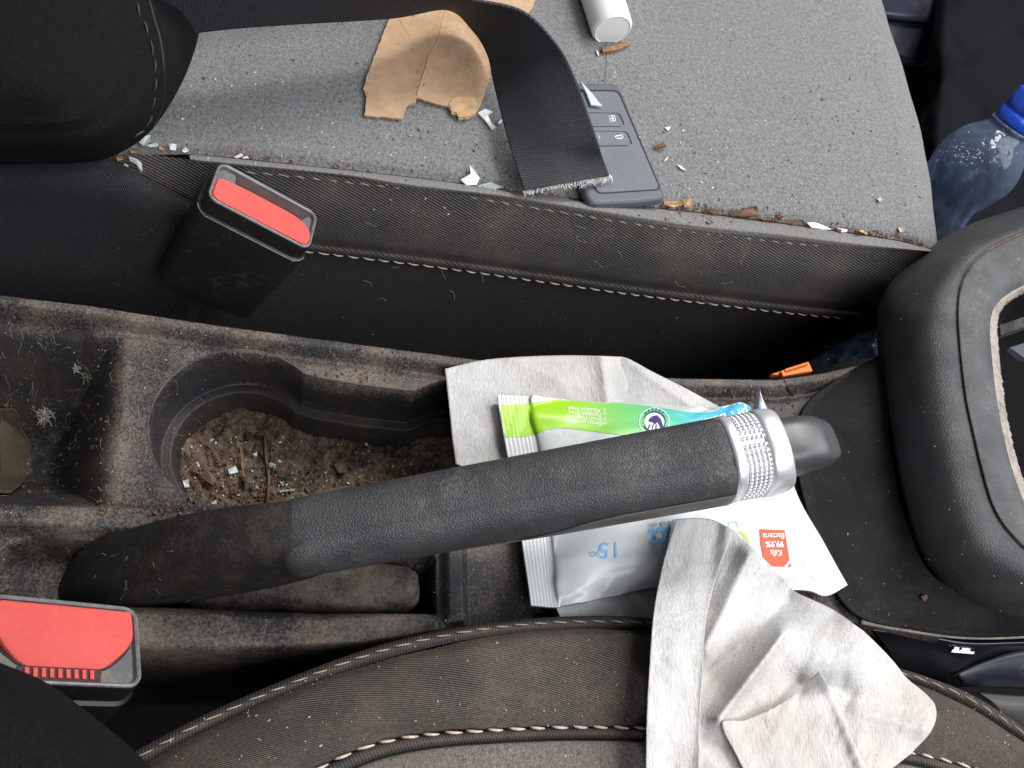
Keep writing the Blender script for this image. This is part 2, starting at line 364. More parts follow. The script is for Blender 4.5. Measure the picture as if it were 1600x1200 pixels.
def m_clear(name, tint, alpha, bumpd):
    k = Mat(name, .10, .9); k.color(tint); k.bump(k.noise(38, 2), bumpd, 1).bump(k.noise(110, 2, seed=3), bumpd * .35, .9)
    tr = k.N.new('ShaderNodeBsdfTransparent'); tr.inputs[0].default_value = (.74, .83, .95, 1); mx = k.N.new('ShaderNodeMixShader')
    lw = k.N.new('ShaderNodeLayerWeight'); lw.inputs[0].default_value = .35
    k.lk(k.b.inputs['Normal'].links[0].from_socket, lw.inputs[1])
    k.lk(k.ramp(lw.outputs['Facing'], 0, 1, alpha, .8), mx.inputs[0]); k.lk(tr.outputs[0], mx.inputs[1]); k.lk(k.b.outputs[0], mx.inputs[2])
    k.lk(mx.outputs[0], k.N['Material Output'].inputs[0]); return k.m
M['pet'] = m_clear('clear blue tinted bottle plastic', (.17, .22, .33), .20, .0045)
M['droplet'] = m_simple('water droplet', (.5, .55, .65), .05, .8, .05, 50, 0)


# ------------------------------------------------------------------ the floor below everything
me_ = np.array([[(x, y, -.23) for x in np.linspace(-.8, 1.0, 40)] for y in np.linspace(-.7, .9, 40)])
o = grid('footwell_floor', me_, M['carpet']); o['kind'] = 'structure'

# ------------------------------------------------------------------ far seat
seat = thing('passenger_seat', 'far grey cloth car seat with dark stitched side bolster and black backrest', 'car seat', A(800, 150, -.1))
L0 = [(120, 246), (250, 240), (330, 243), (530, 264), (665, 279), (817, 300), (935, 315), (1060, 328), (1229, 349), (1397, 374), (1456, 390)]
L1 = [(20, 244), (250, 243), (330, 256), (530, 275), (631, 292), (766, 307), (901, 329), (1070, 357), (1229, 374), (1330, 385), (1452, 394)]
L2 = [(20, 310), (240, 350), (380, 366), (500, 380), (600, 392), (700, 404), (800, 418), (900, 432), (1000, 446), (1100, 458), (1200, 470), (1300, 481), (1440, 490)]
def zl(pts, z): return [(x, y, z) for x, y in pts]
def rowc(y, xr, z, n=7):
    xs = np.linspace(120, xr - 60, n); return [(x, y, z) for x in xs] + [(xr - 22, y, z - .002), (xr - 4, y, z - .008), (xr, y + 1, z - .018), (xr - 8, y + 3, z - .04), (xr - 30, y + 6, z - .11)]
L0f = [(60, 245), (250, 242)] + L0[2:]
def offr(d, z):
    e = float(np.interp(d, [0, 55, 110, 200, 300, 420, 560], [0, -7, -15, -31, -58, -100, -160]))
    return [(x + min(0, e * (x - 400) / 1050) if x > 400 else x, y - d, z) for x, y in L0f[:-1]] + [(1440 + e, 386 - d, z - .001), (1460 + e, 390 - d, z - .006), (1466 + e, 391 - d, z - .016), (1458 + e, 393 - d, z - .04), (1436 + e, 396 - d, z - .11)]
Gc = loft([offr(560, .028), offr(420, .0265), offr(300, .024), offr(200, .0215), offr(110, .0190), offr(55, .0170), offr(20, .0158), offr(0, .0120)], 330, 170)
Gc = displace(Gc, lambda u, v: .0012 * vnoise(u, v, .05, 3, 2))
cushion = grid('seat_cushion', Gc, M['seat_grey'], seat)
def mid(a, b, z, t=.5): return [(x0 + (x1 - x0) * t, y0 + (y1 - y0) * t, z) for (x0, y0), (x1, y1) in zip(a, b)]
L0r, L1r = [(296, 241)] + L0[2:], [(297, 251)] + L1[2:]
rim = grid('cushion_edge', loft([zl(L0r, .009), mid(L0r, L1r, .0175, .25), mid(L0r, L1r, .0195, .7), zl(L1r, .0165)], 300, 14), M['seat_rim'], seat)
R_ = lambda pts, n: [tuple(p) for p in cr(np.array(pts, float), n)]
l1, l2 = R_(L1, 14), R_(L2, 14)
side = grid('side_bolster', loft([zl(l1, .0165), mid(l1, l2, .013, .12), mid(l1, l2, .001, .5), mid(l1, l2, -.015, .88), zl(l2, -.0235)], 300, 50), M['twill'], seat)
l3 = [(x - 4, y + 14) for x, y in l2]
ridge = grid('seam_piping', loft([zl(l2, -.0235), mid(l2, l3, -.0215, .3), mid(l2, l3, -.0235, .7), zl(l3, -.0285)], 300, 12), M['twill'], seat)
L4 = [(100, 560), (300, 590), (500, 610), (700, 620), (900, 622), (1100, 612), (1200, 590), (1262, 566), (1320, 536), (1380, 508), (1440, 494)]
l4 = R_(L4, 14); l3b = R_([(x - 2, y + 12) for x, y in l2], 14)
low = grid('lower_side', loft([zl(l3b, -.029), mid(l3b, l4, -.040, .2), mid(l3b, l4, -.070, .6), zl(l4, -.105)], 260, 40), M['black_cloth'], seat)
under = grid('seat_underside', loft([zl(l4, -.105), [(x - 20, y - 60, -.135) for x, y in l4], [(x - 20, y - 160, -.15) for x, y in l4]], 120, 16), M['black_cloth'], seat)
stitches('edge_stitching', cr(APs(zl([(372, 268), (450, 275), (567, 288), (689, 302), (840, 326), (969, 347), (1067, 361), (1144, 370), (1240, 381), (1313, 386), (1380, 386), (1432, 383)], .0145)), 60), M['thread_dark'], seat, nrm=(0, -.6, 1), lift=.0008)
stitches('seam_stitching', cr(APs([(x - 4, y + 15, -.0268) for x, y in l2[3:13]]), 60), M['thread'], seat, nrm=(0, -1, .5), lift=.0005, r=.00042)
# cloth that runs back under the backrest
Ls = grid('rear_side_cloth', loft([[(-90, 228, .016), (60, 234, .019), (165, 246, .020), (262, 296, .010), (330, 325, -.002), (420, 352, -.016)],
    [(-90, 285, .010), (60, 282, .014), (170, 290, .0145), (250, 322, .004), (320, 350, -.008), (410, 375, -.022)],
    [(-90, 350, -.014), (60, 350, -.01), (160, 360, -.010), (240, 385, -.018), (310, 400, -.03), (400, 420, -.05)],
    [(-90, 520, -.08), (60, 520, -.08), (160, 530, -.08), (240, 540, -.085), (310, 550, -.09), (400, 560, -.10)]], 90, 60), M['rear_cloth'], seat)
# backrest bolster
bo = [(330, -80), (322, -20), (316, 30), (304, 80), (284, 130), (258, 175), (228, 212), (186, 240), (140, 253), (60, 256), (-80, 258)]
def tow(pts, cx, cy, t, z): return [(x + (cx - x) * t, y + (cy - y) * t, z) for x, y in pts]
Gb = loft([tow(bo, -120, -90, .15, -.005), tow(bo, -120, -90, .05, .012), tow(bo, -120, -90, .0, .04), tow(bo, -120, -90, .07, .066),
           tow(bo, -120, -90, .145, .0755), tow(bo, -120, -90, .17, .0785), tow(bo, -120, -90, .205, .0815), tow(bo, -120, -90, .4, .094), tow(bo, -120, -90, .75, .10), tow(bo, -120, -90, 1, .10)], 160, 90)
back = grid('backrest', Gb, M['bolster'], seat)
bs = [(205, -30), (215, 15), (226, 40), (235, 70), (241, 100), (242, 130), (238, 165), (230, 195), (205, 218)]
tb = bvh(back)
def onsurf(tree, pts, off=.0003, n=80):
    out = []
    for x, y in cr(np.array(pts, float), n):
        l, nn = hit(tree, x, y)
        if l is not None: out.append(l + nn * off)
    return out
stitches('backrest_stitching', onsurf(tb, bs), M['thread_black'], seat, nrm=(.5, -.3, 1), lift=.0006)
tube('backrest_seam', onsurf(tb, [(228, -20), (240, 25), (250, 60), (256, 100), (257, 140), (250, 175), (238, 200)], -.0002), .0007, M['key_groove'], seat)
tube('cushion_seam', onsurf(bvh(cushion), [(938, -20), (946, 60), (947, 100), (945, 128), (946, 150)], -.0002), .00028, M['thread_black'], seat)

# ------------------------------------------------------------------ centre console (moulded height field)
console = thing('centre_console', 'dusty dark plastic centre console with cup holder, bin and lever well', 'console', A(600, 800, -.1))
def W2(pts): return np.array([A(x, y, 0)[:2] for x, y in pts])
OUT = W2([(-140, 440), (0, 457), (150, 475), (350, 506), (540, 531), (746, 558), (900, 577), (1060, 587), (1205, 589), (1276, 579), (1369, 559), (1480, 540), (1480, 1010), (1340, 985), (1000, 1003), (700, 1000), (560, 1022), (400, 1030), (215, 1032), (-140, 1020)])
TOPE = W2([(-140, 440), (0, 457), (150, 475), (350, 506), (540, 531), (746, 558), (900, 577), (1060, 587), (1205, 589), (1276, 579), (1369, 559), (1480, 540)])
th = np.linspace(.86, 2 * np.pi - 1.45, 60); cc = A(374, 663, 0)[:2]; rc = .0347
CUP = np.vstack([np.array([cc[0] + rc * math.cos(t), cc[1] + rc * math.sin(t)]) for t in th] + [W2([(480, 800), (600, 812), (1000, 812), (1020, 600), (760, 596), (700, 594), (672, 600), (645, 611), (570, 603), (506, 592)])])
BIN = W2([(-160, 480), (60, 500), (130, 512), (172, 534), (172, 600), (160, 690), (150, 785), (60, 786), (-160, 775)])
WELL = W2([(-60, 905), (10, 850), (60, 838), (160, 846), (300, 858), (680, 858), (684, 962), (400, 958), (130, 950), (-60, 945)])
SLOT = W2([(128, 880), (300, 850), (682, 872), (680, 966), (400, 960), (134, 945)])
def sdf(poly, x, y):
    d = np.full(x.shape, 1e9); ins = np.zeros(x.shape, bool); n = len(poly)
    for i in range(n):
        a, b = poly[i], poly[(i + 1) % n]; e = b - a; t = np.clip(((x - a[0]) * e[0] + (y - a[1]) * e[1]) / (e @ e), 0, 1)
        d = np.minimum(d, (x - a[0] - t * e[0]) ** 2 + (y - a[1] - t * e[1]) ** 2)
        c = (a[1] > y) != (b[1] > y)
        if a[1] != b[1]: ins ^= c & (x < (b[0] - a[0]) * (y - a[1]) / (b[1] - a[1]) + a[0])
    return np.where(ins, 1, -1) * np.sqrt(d)
def dline(P, x, y):
    d = np.full(x.shape, 1e9)
    for a, b in zip(P[:-1], P[1:]):
        e = b - a; t = np.clip(((x - a[0]) * e[0] + (y - a[1]) * e[1]) / (e @ e), 0, 1)
        d = np.minimum(d, (x - a[0] - t * e[0]) ** 2 + (y - a[1] - t * e[1]) ** 2)
    return np.sqrt(d)
CELL = .00042
x0, x1, y0, y1 = OUT[:, 0].min() - .003, OUT[:, 0].max() + .003, OUT[:, 1].min() - .003, OUT[:, 1].max() + .003
xs, ys = np.arange(x0, x1, CELL), np.arange(y0, y1, CELL); GX, GY = np.meshgrid(xs, ys)
so, sc_, sb, sw, ss = sdf(OUT, GX, GY), sdf(CUP, GX, GY), sdf(BIN, GX, GY), sdf(WELL, GX, GY), sdf(SLOT, GX, GY)
dt = dline(TOPE, GX, GY)
H = .0035 * (1 - sstep(.0062, .0105, dt)) - .0025 * np.exp(-((dt - .0108) / .0022) ** 2)
H += .0055 * (1 - sstep(.003, .0085, dline(W2([(-140, 790), (0, 806), (150, 815), (300, 823), (420, 818), (700, 838)]), GX, GY)))
H += .006 * (1 - sstep(.004, .011, dline(W2([(120, 985), (300, 985), (500, 995), (660, 984)]), GX, GY)))
H += .004 * sstep(.0, .004, sdf(W2([(684, 800), (686, 990), (735, 985), (730, 800)]), GX, GY)) 
H += .0004 * vnoise(GX, GY, .02, 5, 3)
H = H - .046 * (sstep(0, .0015, sc_) * .62 + sstep(.0055, .0085, sc_) * .38)
H = H - .055 * sstep(-.007, .034, sb)
H = H - .0125 * sstep(0, .0035, sw) - .06 * sstep(0, .006, ss)
H += np.where(sb > .01, .0012 * vnoise(GX, GY, .006, 8, 3), 0)
H = np.where(so < .004, H - .11 * (1 - sstep(-.001, .004, so)) ** 2, H)
idx = np.arange(GX.size).reshape(GX.shape); keep = so > -.0015
fk = keep[:-1, :-1] & keep[1:, :-1] & keep[:-1, 1:] & keep[1:, 1:]
fid = np.stack([idx[:-1, :-1], idx[:-1, 1:], idx[1:, 1:], idx[1:, :-1]], -1)
PT = np.stack([GX, GY, H], -1).reshape(-1, 3)
cent = lambda a: (a[:-1, :-1] + a[1:, 1:]) / 2
lab = np.zeros(fk.shape, int); lab[cent(sb) > -.003] = 2; lab[cent(sw) > -.0003] = 3; lab[cent(sc_) > -.0003] = 1
blk = cent(sdf(W2([(640, 700), (640, 1000), (1500, 1020), (1500, 700)]), GX, GY)) > 0
lab[blk & (lab == 0)] = 4
TONE_MASK = np.clip(1.0 * sstep(0, .0012, sc_) + .95 * sstep(-.006, .006, sb) + .9 * sstep(.001, .004, ss) + .35 * sstep(0, .003, sw) + .35 * sstep(0, .01, sdf(W2([(640, 850), (640, 1000), (1500, 1020), (1500, 850)]), GX, GY)) + .45 * sstep(-.02, .02, sdf(W2([(1090, 560), (1090, 800), (1500, 800), (1500, 540)]), GX, GY)), 0, 1)  # mask: darker, browner plastic in the recesses, lower right and front areas
cons_parts = []
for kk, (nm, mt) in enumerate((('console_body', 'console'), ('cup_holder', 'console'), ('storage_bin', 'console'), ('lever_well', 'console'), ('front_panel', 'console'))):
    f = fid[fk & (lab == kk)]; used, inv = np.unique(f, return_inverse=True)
    ob = mesh(nm, PT[used], inv.reshape(-1, 4), M[mt], console); at_ = ob.data.attributes.new('tone_mask', 'FLOAT', 'POINT'); at_.data.foreach_set('value', TONE_MASK.ravel()[used].astype(np.float32))
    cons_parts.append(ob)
stp = 3; gi = idx[::stp, ::stp]; gk = (so > 0)[::stp, ::stp]; ok_ = gk[:-1, :-1] & gk[1:, 1:]
f = np.stack([gi[:-1, :-1], gi[:-1, 1:], gi[1:, 1:], gi[1:, :-1]], -1)[ok_]; used, inv = np.unique(f, return_inverse=True)
tcons = BVHTree.FromPolygons(PT[used].tolist(), inv.reshape(-1, 4).tolist())          # coarse copy, only for laying crumbs on it

lipP = np.vstack([[(cc[0] + rc * 1.004 * math.cos(t), cc[1] + rc * 1.004 * math.sin(t)) for t in np.linspace(3.9, .86, 60)], W2([(506, 591), (570, 602), (643, 610)])])
tube('rim_lip', np.c_[lipP, np.array([hit(tcons, *pix((x, y, 0)))[0][2] if False else 0.0 for x, y in lipP]) - .0002], .0004, M['console_block'], cons_parts[1], 6)
# soil in the cup holder
sx_, sy_ = np.arange(CUP[:, 0].min(), CUP[:, 0].max(), .0007), np.arange(CUP[:, 1].min(), CUP[:, 1].max(), .0007)
DX, DY = np.meshgrid(sx_, sy_); sd_ = sdf(CUP, DX, DY); near = A(380, 790, 0)[1]
DZ = -.0425 + .0035 * vnoise(DX, DY, .012, 21, 4) + .0016 * vnoise(DX, DY, .003, 22, 2) + .010 * sstep(.03, -.01, DY - near + .01)
kp = sd_ > .0045; idd = np.arange(DX.size).reshape(DX.shape); fk2 = kp[:-1, :-1] & kp[1:, 1:] & kp[:-1, 1:] & kp[1:, :-1]
f = np.stack([idd[:-1, :-1], idd[:-1, 1:], idd[1:, 1:], idd[1:, :-1]], -1)[fk2]; used, inv = np.unique(f, return_inverse=True)
soil = mesh('soil', np.stack([DX, DY, DZ], -1).reshape(-1, 3)[used], inv.reshape(-1, 4), M['dirt'])
tag(soil, 'brown soil and grit filling the bottom of the cup holder', 'soil', kind='stuff')
tsoil = bvh(soil)

# ------------------------------------------------------------------ near seat
nseat = thing('driver_seat', 'near dark ribbed cloth seat with pale stitched seams along the bottom', 'car seat', A(800, 1190, -.1))
N0 = [(60, 1262), (140, 1215), (215, 1172), (330, 1112), (450, 1060), (550, 1022), (620, 1001), (700, 983), (800, 969), (900, 963), (1010, 965), (1150, 985), (1300, 1015), (1430, 1052), (1500, 1077), (1560, 1110), (1640, 1165)]
N1 = [(60, 1290), (150, 1240), (230, 1192), (345, 1130), (462, 1080), (560, 1043), (630, 1022), (706, 1004), (804, 990), (902, 985), (1010, 987), (1150, 1005), (1300, 1033), (1425, 1066), (1490, 1092), (1548, 1125), (1630, 1180)]
N2 = [(380, 1290), (430, 1245), (480, 1212), (560, 1172), (640, 1152), (720, 1145), (800, 1140), (900, 1137), (1010, 1139), (1150, 1146), (1300, 1160), (1430, 1178), (1510, 1198), (1560, 1215), (1640, 1250)]
N3 = [(390, 1310), (440, 1268), (490, 1236), (568, 1194), (648, 1172), (726, 1163), (804, 1158), (902, 1155), (1010, 1157), (1150, 1163), (1300, 1177), (1430, 1195), (1500, 1215), (1560, 1232), (1640, 1267)]
n0, n1, n2, n3 = R_(N0, 24), R_(N1, 24), R_(N2, 24), R_(N3, 24)
grid('outer_side', loft([[(x, y + 60, -.10) for x, y in n0], [(x, y + 10, -.03) for x, y in n0], [(x, y + 1, .006) for x, y in n0], zl(n0, .013)], 200, 30), M['black_cloth'], nseat)
npipe = grid('edge_piping', loft([zl(n0, .013), mid(n0, n1, .0175, .2), mid(n0, n1, .0185, .6), zl(n1, .0155)], 400, 14), M['twill_rib'], nseat)
npan = grid('bolster_panel', displace(loft([zl(n1, .0158), mid(n1, n2, .022, .1), mid(n1, n2, .029, .4), mid(n1, n2, .031, .7), mid(n1, n2, .0285, .96), zl(n2, .0265)], 320, 90), lambda u, v: .0012 * vnoise(u, v, .03, 9, 2)), M['twill_near'], nseat)
grid('inner_piping', loft([zl(n2, .0265), mid(n2, n3, .0295, .25), mid(n2, n3, .0295, .7), zl(n3, .0255)], 320, 10), M['twill_rib'], nseat)
ncush = grid('seat_cushion', loft([zl(n3, .0255), [(x, y + 20, .030) for x, y in n3], [(x, y + 160, .034) for x, y in n3]], 220, 30), M['near_grey'], nseat)
stitches('edge_stitching', cr(APs([(a[0], a[1], .019) for a in mid(n0, n1, 0, .38)][1:]), 80), M['thread_dark'], nseat, lift=.0005, r=.00028)
stitches('seam_stitching', cr(APs([(x, y - 1, .0285) for x, y in n2]), 80), M['thread'], nseat, lift=.0007, r=.0005)
bb = [(-160, 1000), (-60, 1015), (10, 1040), (70, 1066), (135, 1112), (200, 1166), (250, 1215), (300, 1290)]
grid('backrest', loft([[(x + 4, y + 30, .02) for x, y in bb], [(x + 2, y + 6, .075) for x, y in bb], zl(bb, .10), [(x - 14, y + 12, .125) for x, y in bb], [(x - 60, y + 50, .145) for x, y in bb], [(x - 160, y + 130, .15) for x, y in bb]], 80, 60), M['bolster'], nseat)

# ------------------------------------------------------------------ parking brake lever
lever = thing('parking_brake_lever', 'grained black parking brake lever with chrome collar across the console', 'brake lever', A(200, 905, -.01))
g0, g1 = A(462, 842, .036), A(1122, 721, .065); ax = (g1 - g0) / np.linalg.norm(g1 - g0); LG = np.linalg.norm(g1 - g0)
UP = np.array([0, 0, 1.]) - ax[2] * ax; UP /= np.linalg.norm(UP); SD = np.cross(ax, UP)
def gp(t, s=0, u=0): return g0 + ax * t + SD * s + UP * u
def gshape(x, y, rs, ru):
    # flattened lower side, faint ridge where the skin is folded along the top
    a = np.arctan2(y, x); k = 1 - .05 * np.exp(-((a - 1.15) / .10) ** 2) - .035 * np.exp(-((a + .35) / .08) ** 2)
    return x * k, np.where(y < 0, y * .88, y) * k
secs = [(gp(-.004), .0100, .0105), (gp(-.003), .0117, .0122), (gp(-.0005), .0127, .0133)]
for t in np.linspace(.002, LG, 40):
    q = t / LG; r = .0131 + .0019 * q; secs.append((gp(t), r, r * 1.06))
secs += [(gp(LG + .001), .0143, .0151), (gp(LG + .0016), .0132, .0140)]
grip = sweep('grip', secs, M['grip'], lever, 96, 2.65, True, gshape)
# smooth strip along the underside
G = []
for t in np.linspace(.055, LG + .0005, 40):
    q = t / LG; r = (.0131 + .0019 * q) * (1.0 + .035 * sstep(.0, .25, (t - .055) / LG)); row = []
    for a in np.linspace(-.5 + .72 * sstep(.055, LG * .75, t), -2.6, 24):
        x = math.copysign(abs(math.cos(a)) ** (2 / 2.65), math.cos(a)) * r * 1.012; y = math.copysign(abs(math.sin(a)) ** (2 / 2.65), math.sin(a)) * r * 1.06 * (.93 if a < 0 else 1.012)
        row.append(gp(t, x, y))
    G.append(row)
grid('grip_underside', np.array(G), M['grip_under'], lever, .0006)
# dark sleeve between grip and console
sl = [(A(133, 903, -.020), .0118, .007), (A(141, 902, -.016), .0132, .0095), (A(185, 895, -.006), .0136, .013), (A(260, 880, .004), .0134, .017),
      (A(340, 866, .016), .0128, .020), (A(420, 852, .027), .0120, .020), (A(475, 842, .034), .0115, .017), (A(520, 834, .038), .0110, .012)]
ks = cr_u(np.array([np.r_[s[0], s[1], s[2]] for s in sl]), 40)
sweep('sleeve', [(v[:3], v[3], v[4]) for v in ks], M['boot'], lever, 64, 3.2)
ns = [(A(300, 915, -.022), .011, .012), (A(450, 918, -.014), .0105, .0115), (A(560, 920, -.008), .0100, .0105), (A(620, 922, -.006), .0092, .0098), (A(640, 923, -.0055), .0080, .0085), (A(650, 924, -.0055), .0058, .006), (A(654, 924, -.0055), .003, .003)]
ks = cr_u(np.array([np.r_[s[0], s[1], s[2]] for s in ns]), 40)
sweep('pivot_shroud', [(v[:3], v[3], v[4]) for v in ks], M['nose'], lever, 40, 2.2)
# chrome collar
def crow(t, r, slant=0, n=72):
    row = []
    for a in np.linspace(0, 2 * math.pi, n, endpoint=False):
        ca, sa = math.cos(a), math.sin(a); low_s = (1 - sa) / 2
        row.append(gp(LG + t + slant * low_s ** 1.5, math.copysign(abs(ca) ** .8, ca) * r, math.copysign(abs(sa) ** .8, sa) * r * 1.05))
    return row
col = grid('collar', np.array([crow(t, r) for t, r in ((.0008, .0128), (.0008, .0146), (.0012, .0152), (.0020, .0154), (.0040, .0154), (.0046, .0150), (.0050, .0146), (.0052, .0142))]), M['chrome'], lever, closed_u=True)
grid('knurl_band', np.array([crow(.0050, .0143), crow(.0142, .0143)]), M['chrome_dark'], col, closed_u=True)
hood = grid('collar_hood', np.array([crow(t, r, s) for t, r, s in ((.0138, .0138, 0), (.0138, .0147, 0), (.0144, .0153, 0), (.0156, .0156, 0), (.0175, .0156, .001), (.0195, .0153, .003), (.0212, .0147, .0055), (.0222, .0138, .0075), (.0225, .0128, .0082), (.0220, .0118, .0082), (.0205, .0110, .0075), (.016, .0106, .004))]), M['chrome'], lever, closed_u=True)
g = Geo(); ico = bmesh.new(); bmesh.ops.create_icosphere(ico, subdivisions=2, radius=1); iv = np.array([v.co[:] for v in ico.verts]); ifc = [[v.index for v in f.verts] for f in ico.faces]; ico.free()
for row in range(5):
    for j in range(50):
        a = 2 * math.pi * j / 50; ca, sa = math.cos(a), math.sin(a)
        x = math.copysign(abs(ca) ** .8, ca) * .0144; y = math.copysign(abs(sa) ** .8, sa) * .0144 * 1.05
        g.add(iv * .00082 + gp(LG + .0062 + row * .00172, x, y), ifc)
stuff(g.build('knurling', M['chrome'], col))
bsec = []
for t, rs, ru, du in ((.012, .0102, .0107, 0), (.022, .0102, .0107, .0003), (.029, .0101, .0103, .0004), (.034, .0097, .0092, .0002), (.0385, .0090, .0074, -.001), (.0425, .0079, .0055, -.0022), (.0448, .0064, .0036, -.003), (.0460, .0042, .0020, -.0034)):
    bsec.append(np.r_[gp(LG + t, 0, du + .0008), rs, ru])
bsec = cr_u(np.array(bsec), 40)
sweep('release_button', [(v[:3], v[3], v[4]) for v in bsec], M['button_grey'], lever, 64, 3.4, up=UP)

# ------------------------------------------------------------------ gear lever surround on the right
gs = thing('gear_lever_surround', 'grained black padded surround of the gear lever with worn inner rim', 'gear surround', A(1500, 750, -.05))
O = [(1720, 270), (1650, 300), (1590, 326), (1530, 345), (1480, 368), (1435, 398), (1398, 432), (1374, 470), (1370, 520), (1374, 580), (1381, 650), (1392, 720), (1410, 800), (1432, 868), (1465, 915), (1510, 945), (1580, 972), (1660, 990), (1740, 1000)]
S = [(1720, 318), (1665, 336), (1620, 355), (1585, 370), (1552, 386), (1528, 403), (1509, 426), (1499, 455), (1496, 495), (1499, 540), (1503, 580), (1510, 630), (1521, 680), (1534, 735), (1552, 793), (1580, 835), (1620, 870), (1690, 900), (1760, 915)]
I = [(1720, 405), (1680, 415), (1640, 427), (1612, 440), (1588, 452), (1566, 466), (1552, 484), (1547, 508), (1548, 535), (1551, 570), (1555, 605), (1561, 645), (1569, 685), (1580, 728), (1600, 783), (1622, 812), (1650, 830), (1700, 845), (1760, 850)]
o_, s_, i_ = R_(O, 40), R_(S, 40), R_(I, 40)
def off2(pts, d):
    P = np.array(pts); T = np.gradient(P, axis=0); T /= np.linalg.norm(T, axis=1, keepdims=True); N = np.stack([T[:, 1], -T[:, 0]], 1); return [tuple(p) for p in P + N * d]
sgn = -1 if np.mean(np.array(off2(s_, 5))[:, 0]) > np.mean(np.array(s_)[:, 0]) else 1    # +sgn*d moves outward (left)
outer = grid('padded_outer', loft([[(x, y, -.035) for x, y in off2(o_, -sgn * 8)], zl(o_, -.006), [t for t in mid(o_, s_, .016, .10)], mid(o_, s_, .034, .35), mid(o_, s_, .0455, .62), mid(o_, s_, .0495, .85), zl(s_, .0482)], 220, 70), M['leather'], gs)
ins = off2(i_, -sgn * 11)
top = grid('padded_top', loft([zl(s_, .0482), mid(s_, i_, .0498, .06), mid(s_, i_, .0495, .4), mid(s_, i_, .0470, .8), zl(i_, .0435)], 220, 36), M['leather_top'], gs)
tube('seam', [p + np.array([0, 0, .0002]) for p in cr(APs(zl(s_, .0483)), 200)], .0005, M['leaf'], gs, 6)
G = loft([zl(i_, .0437), mid(i_, ins, .0425, .4), mid(i_, ins, .039, .9), [(x, y, .030) for x, y in ins]], 220, 14)
G = G + .0003 * rng.standard_normal(G.shape) * np.array([0, .25, .7, 1.0])[np.minimum((np.arange(14) // 4), 3)][:, None, None]
grid('worn_rim', G, M['rim_worn'], gs)
grid('inner_wall', loft([[(x, y, .030) for x, y in ins], [(x + 2, y + 6, -.02) for x, y in ins], [(x + 2, y + 20, -.10) for x, y in ins]], 120, 20), M['flank'], gs)
# shift gate and bits seen through the opening
q = [A(1562, 508, .0), A(1640, 482, .0), A(1640, 496, -.004), A(1564, 524, -.004)]
mesh('gate_bar', q + [p - np.array([0, 0, .006]) for p in q], [(0, 1, 2, 3), (7, 6, 5, 4), (0, 3, 7, 4), (3, 2, 6, 7), (2, 1, 5, 6), (1, 0, 4, 5)], M['console_block'], gs, False)
q = [A(1578, 543, -.03), A(1600, 536, -.03), A(1604, 562, -.035), A(1594, 558, -.035)]
mesh('gate_plate', q + [p - np.array([0, 0, .003]) for p in q], [(0, 1, 2, 3), (7, 6, 5, 4), (0, 3, 7, 4), (3, 2, 6, 7), (2, 1, 5, 6), (1, 0, 4, 5)], M['key_edge'], gs, False)
# flank below the padded part
fl = [(1480, 540), (1369, 560), (1300, 598), (1262, 626), (1246, 655), (1240, 690), (1244, 740), (1258, 800), (1280, 868), (1305, 930), (1345, 968), (1420, 985), (1500, 996), (1580, 996), (1700, 985)]
fr = [(1480, 520), (1400, 540), (1390, 590), (1388, 630), (1388, 670), (1392, 700), (1398, 740), (1408, 790), (1425, 840), (1448, 888), (1480, 915), (1530, 935), (1580, 950), (1640, 955), (1700, 955)]
flank = grid('flank', loft([[(x + 8, y + 6, -.03) for x, y in fl], [(x, y, .0005) for x, y in fl], mid(fl, fr, .004, .15), mid(fl, fr, .009, .6), zl(fr, .013)], 200, 40), M['flank'], gs)
tube('dusty_edge', cr(APs([(1345, 971, .001), (1420, 984, .0015), (1500, 994, .0015), (1580, 994, .0015), (1660, 988, .001)]), 60), .0012, M['rim_worn'], gs)
# glossy trim under the flank
trim = thing('console_side_trim', 'glossy black trim panel with small chrome clip at lower right', 'trim panel', A(1500, 1030, -.05)); trim['kind'] = 'thing'
grid('panel', loft([[(1360, 978, -.004), (1450, 990, -.004), (1510, 1000, -.003), (1570, 1000, -.003), (1680, 996, -.003)],
    [(1372, 995, -.010), (1450, 1008, -.010), (1505, 1022, -.012), (1570, 1012, -.012), (1680, 1008, -.012)],
    [(1395, 1040, -.018), (1450, 1046, -.018), (1490, 1050, -.018), (1560, 1030, -.02), (1680, 1025, -.02)],
    [(1400, 1060, -.03), (1450, 1062, -.03), (1490, 1068, -.03), (1560, 1060, -.03), (1680, 1060, -.03)]], 60, 24), M['gloss_black'], trim, .002)
grid('lower_panel', loft([[(1485, 1054, -.016), (1540, 1030, -.014), (1600, 1014, -.012), (1700, 1010, -.012)], [(1500, 1058, -.018), (1560, 1052, -.018), (1620, 1055, -.018), (1700, 1058, -.018)], [(1500, 1066, -.035), (1560, 1068, -.035), (1620, 1070, -.035), (1700, 1070, -.035)]], 40, 12), M['sill'], trim, .002)
def boxq(name, q, h, mat, parent, smooth=False):
    q = [np.array(p) for p in q]; n = np.cross(q[1] - q[0], q[3] - q[0]); n /= np.linalg.norm(n); n = n if n[2] < 0 else -n
    o = mesh(name, q + [p + n * h for p in q], [(0, 1, 2, 3), (7, 6, 5, 4), (0, 3, 7, 4), (3, 2, 6, 7), (2, 1, 5, 6), (1, 0, 4, 5)], mat, parent, smooth)
    b = o.modifiers.new('bevel', 'BEVEL'); b.width = min(h * .3, .0006); b.segments = 2; return o
clip = boxq('clip', [A(1488, 1014, -.006), A(1524, 1018, -.006), A(1522, 1022, -.006), A(1486, 1019, -.006)], .001, M['chrome'], trim)
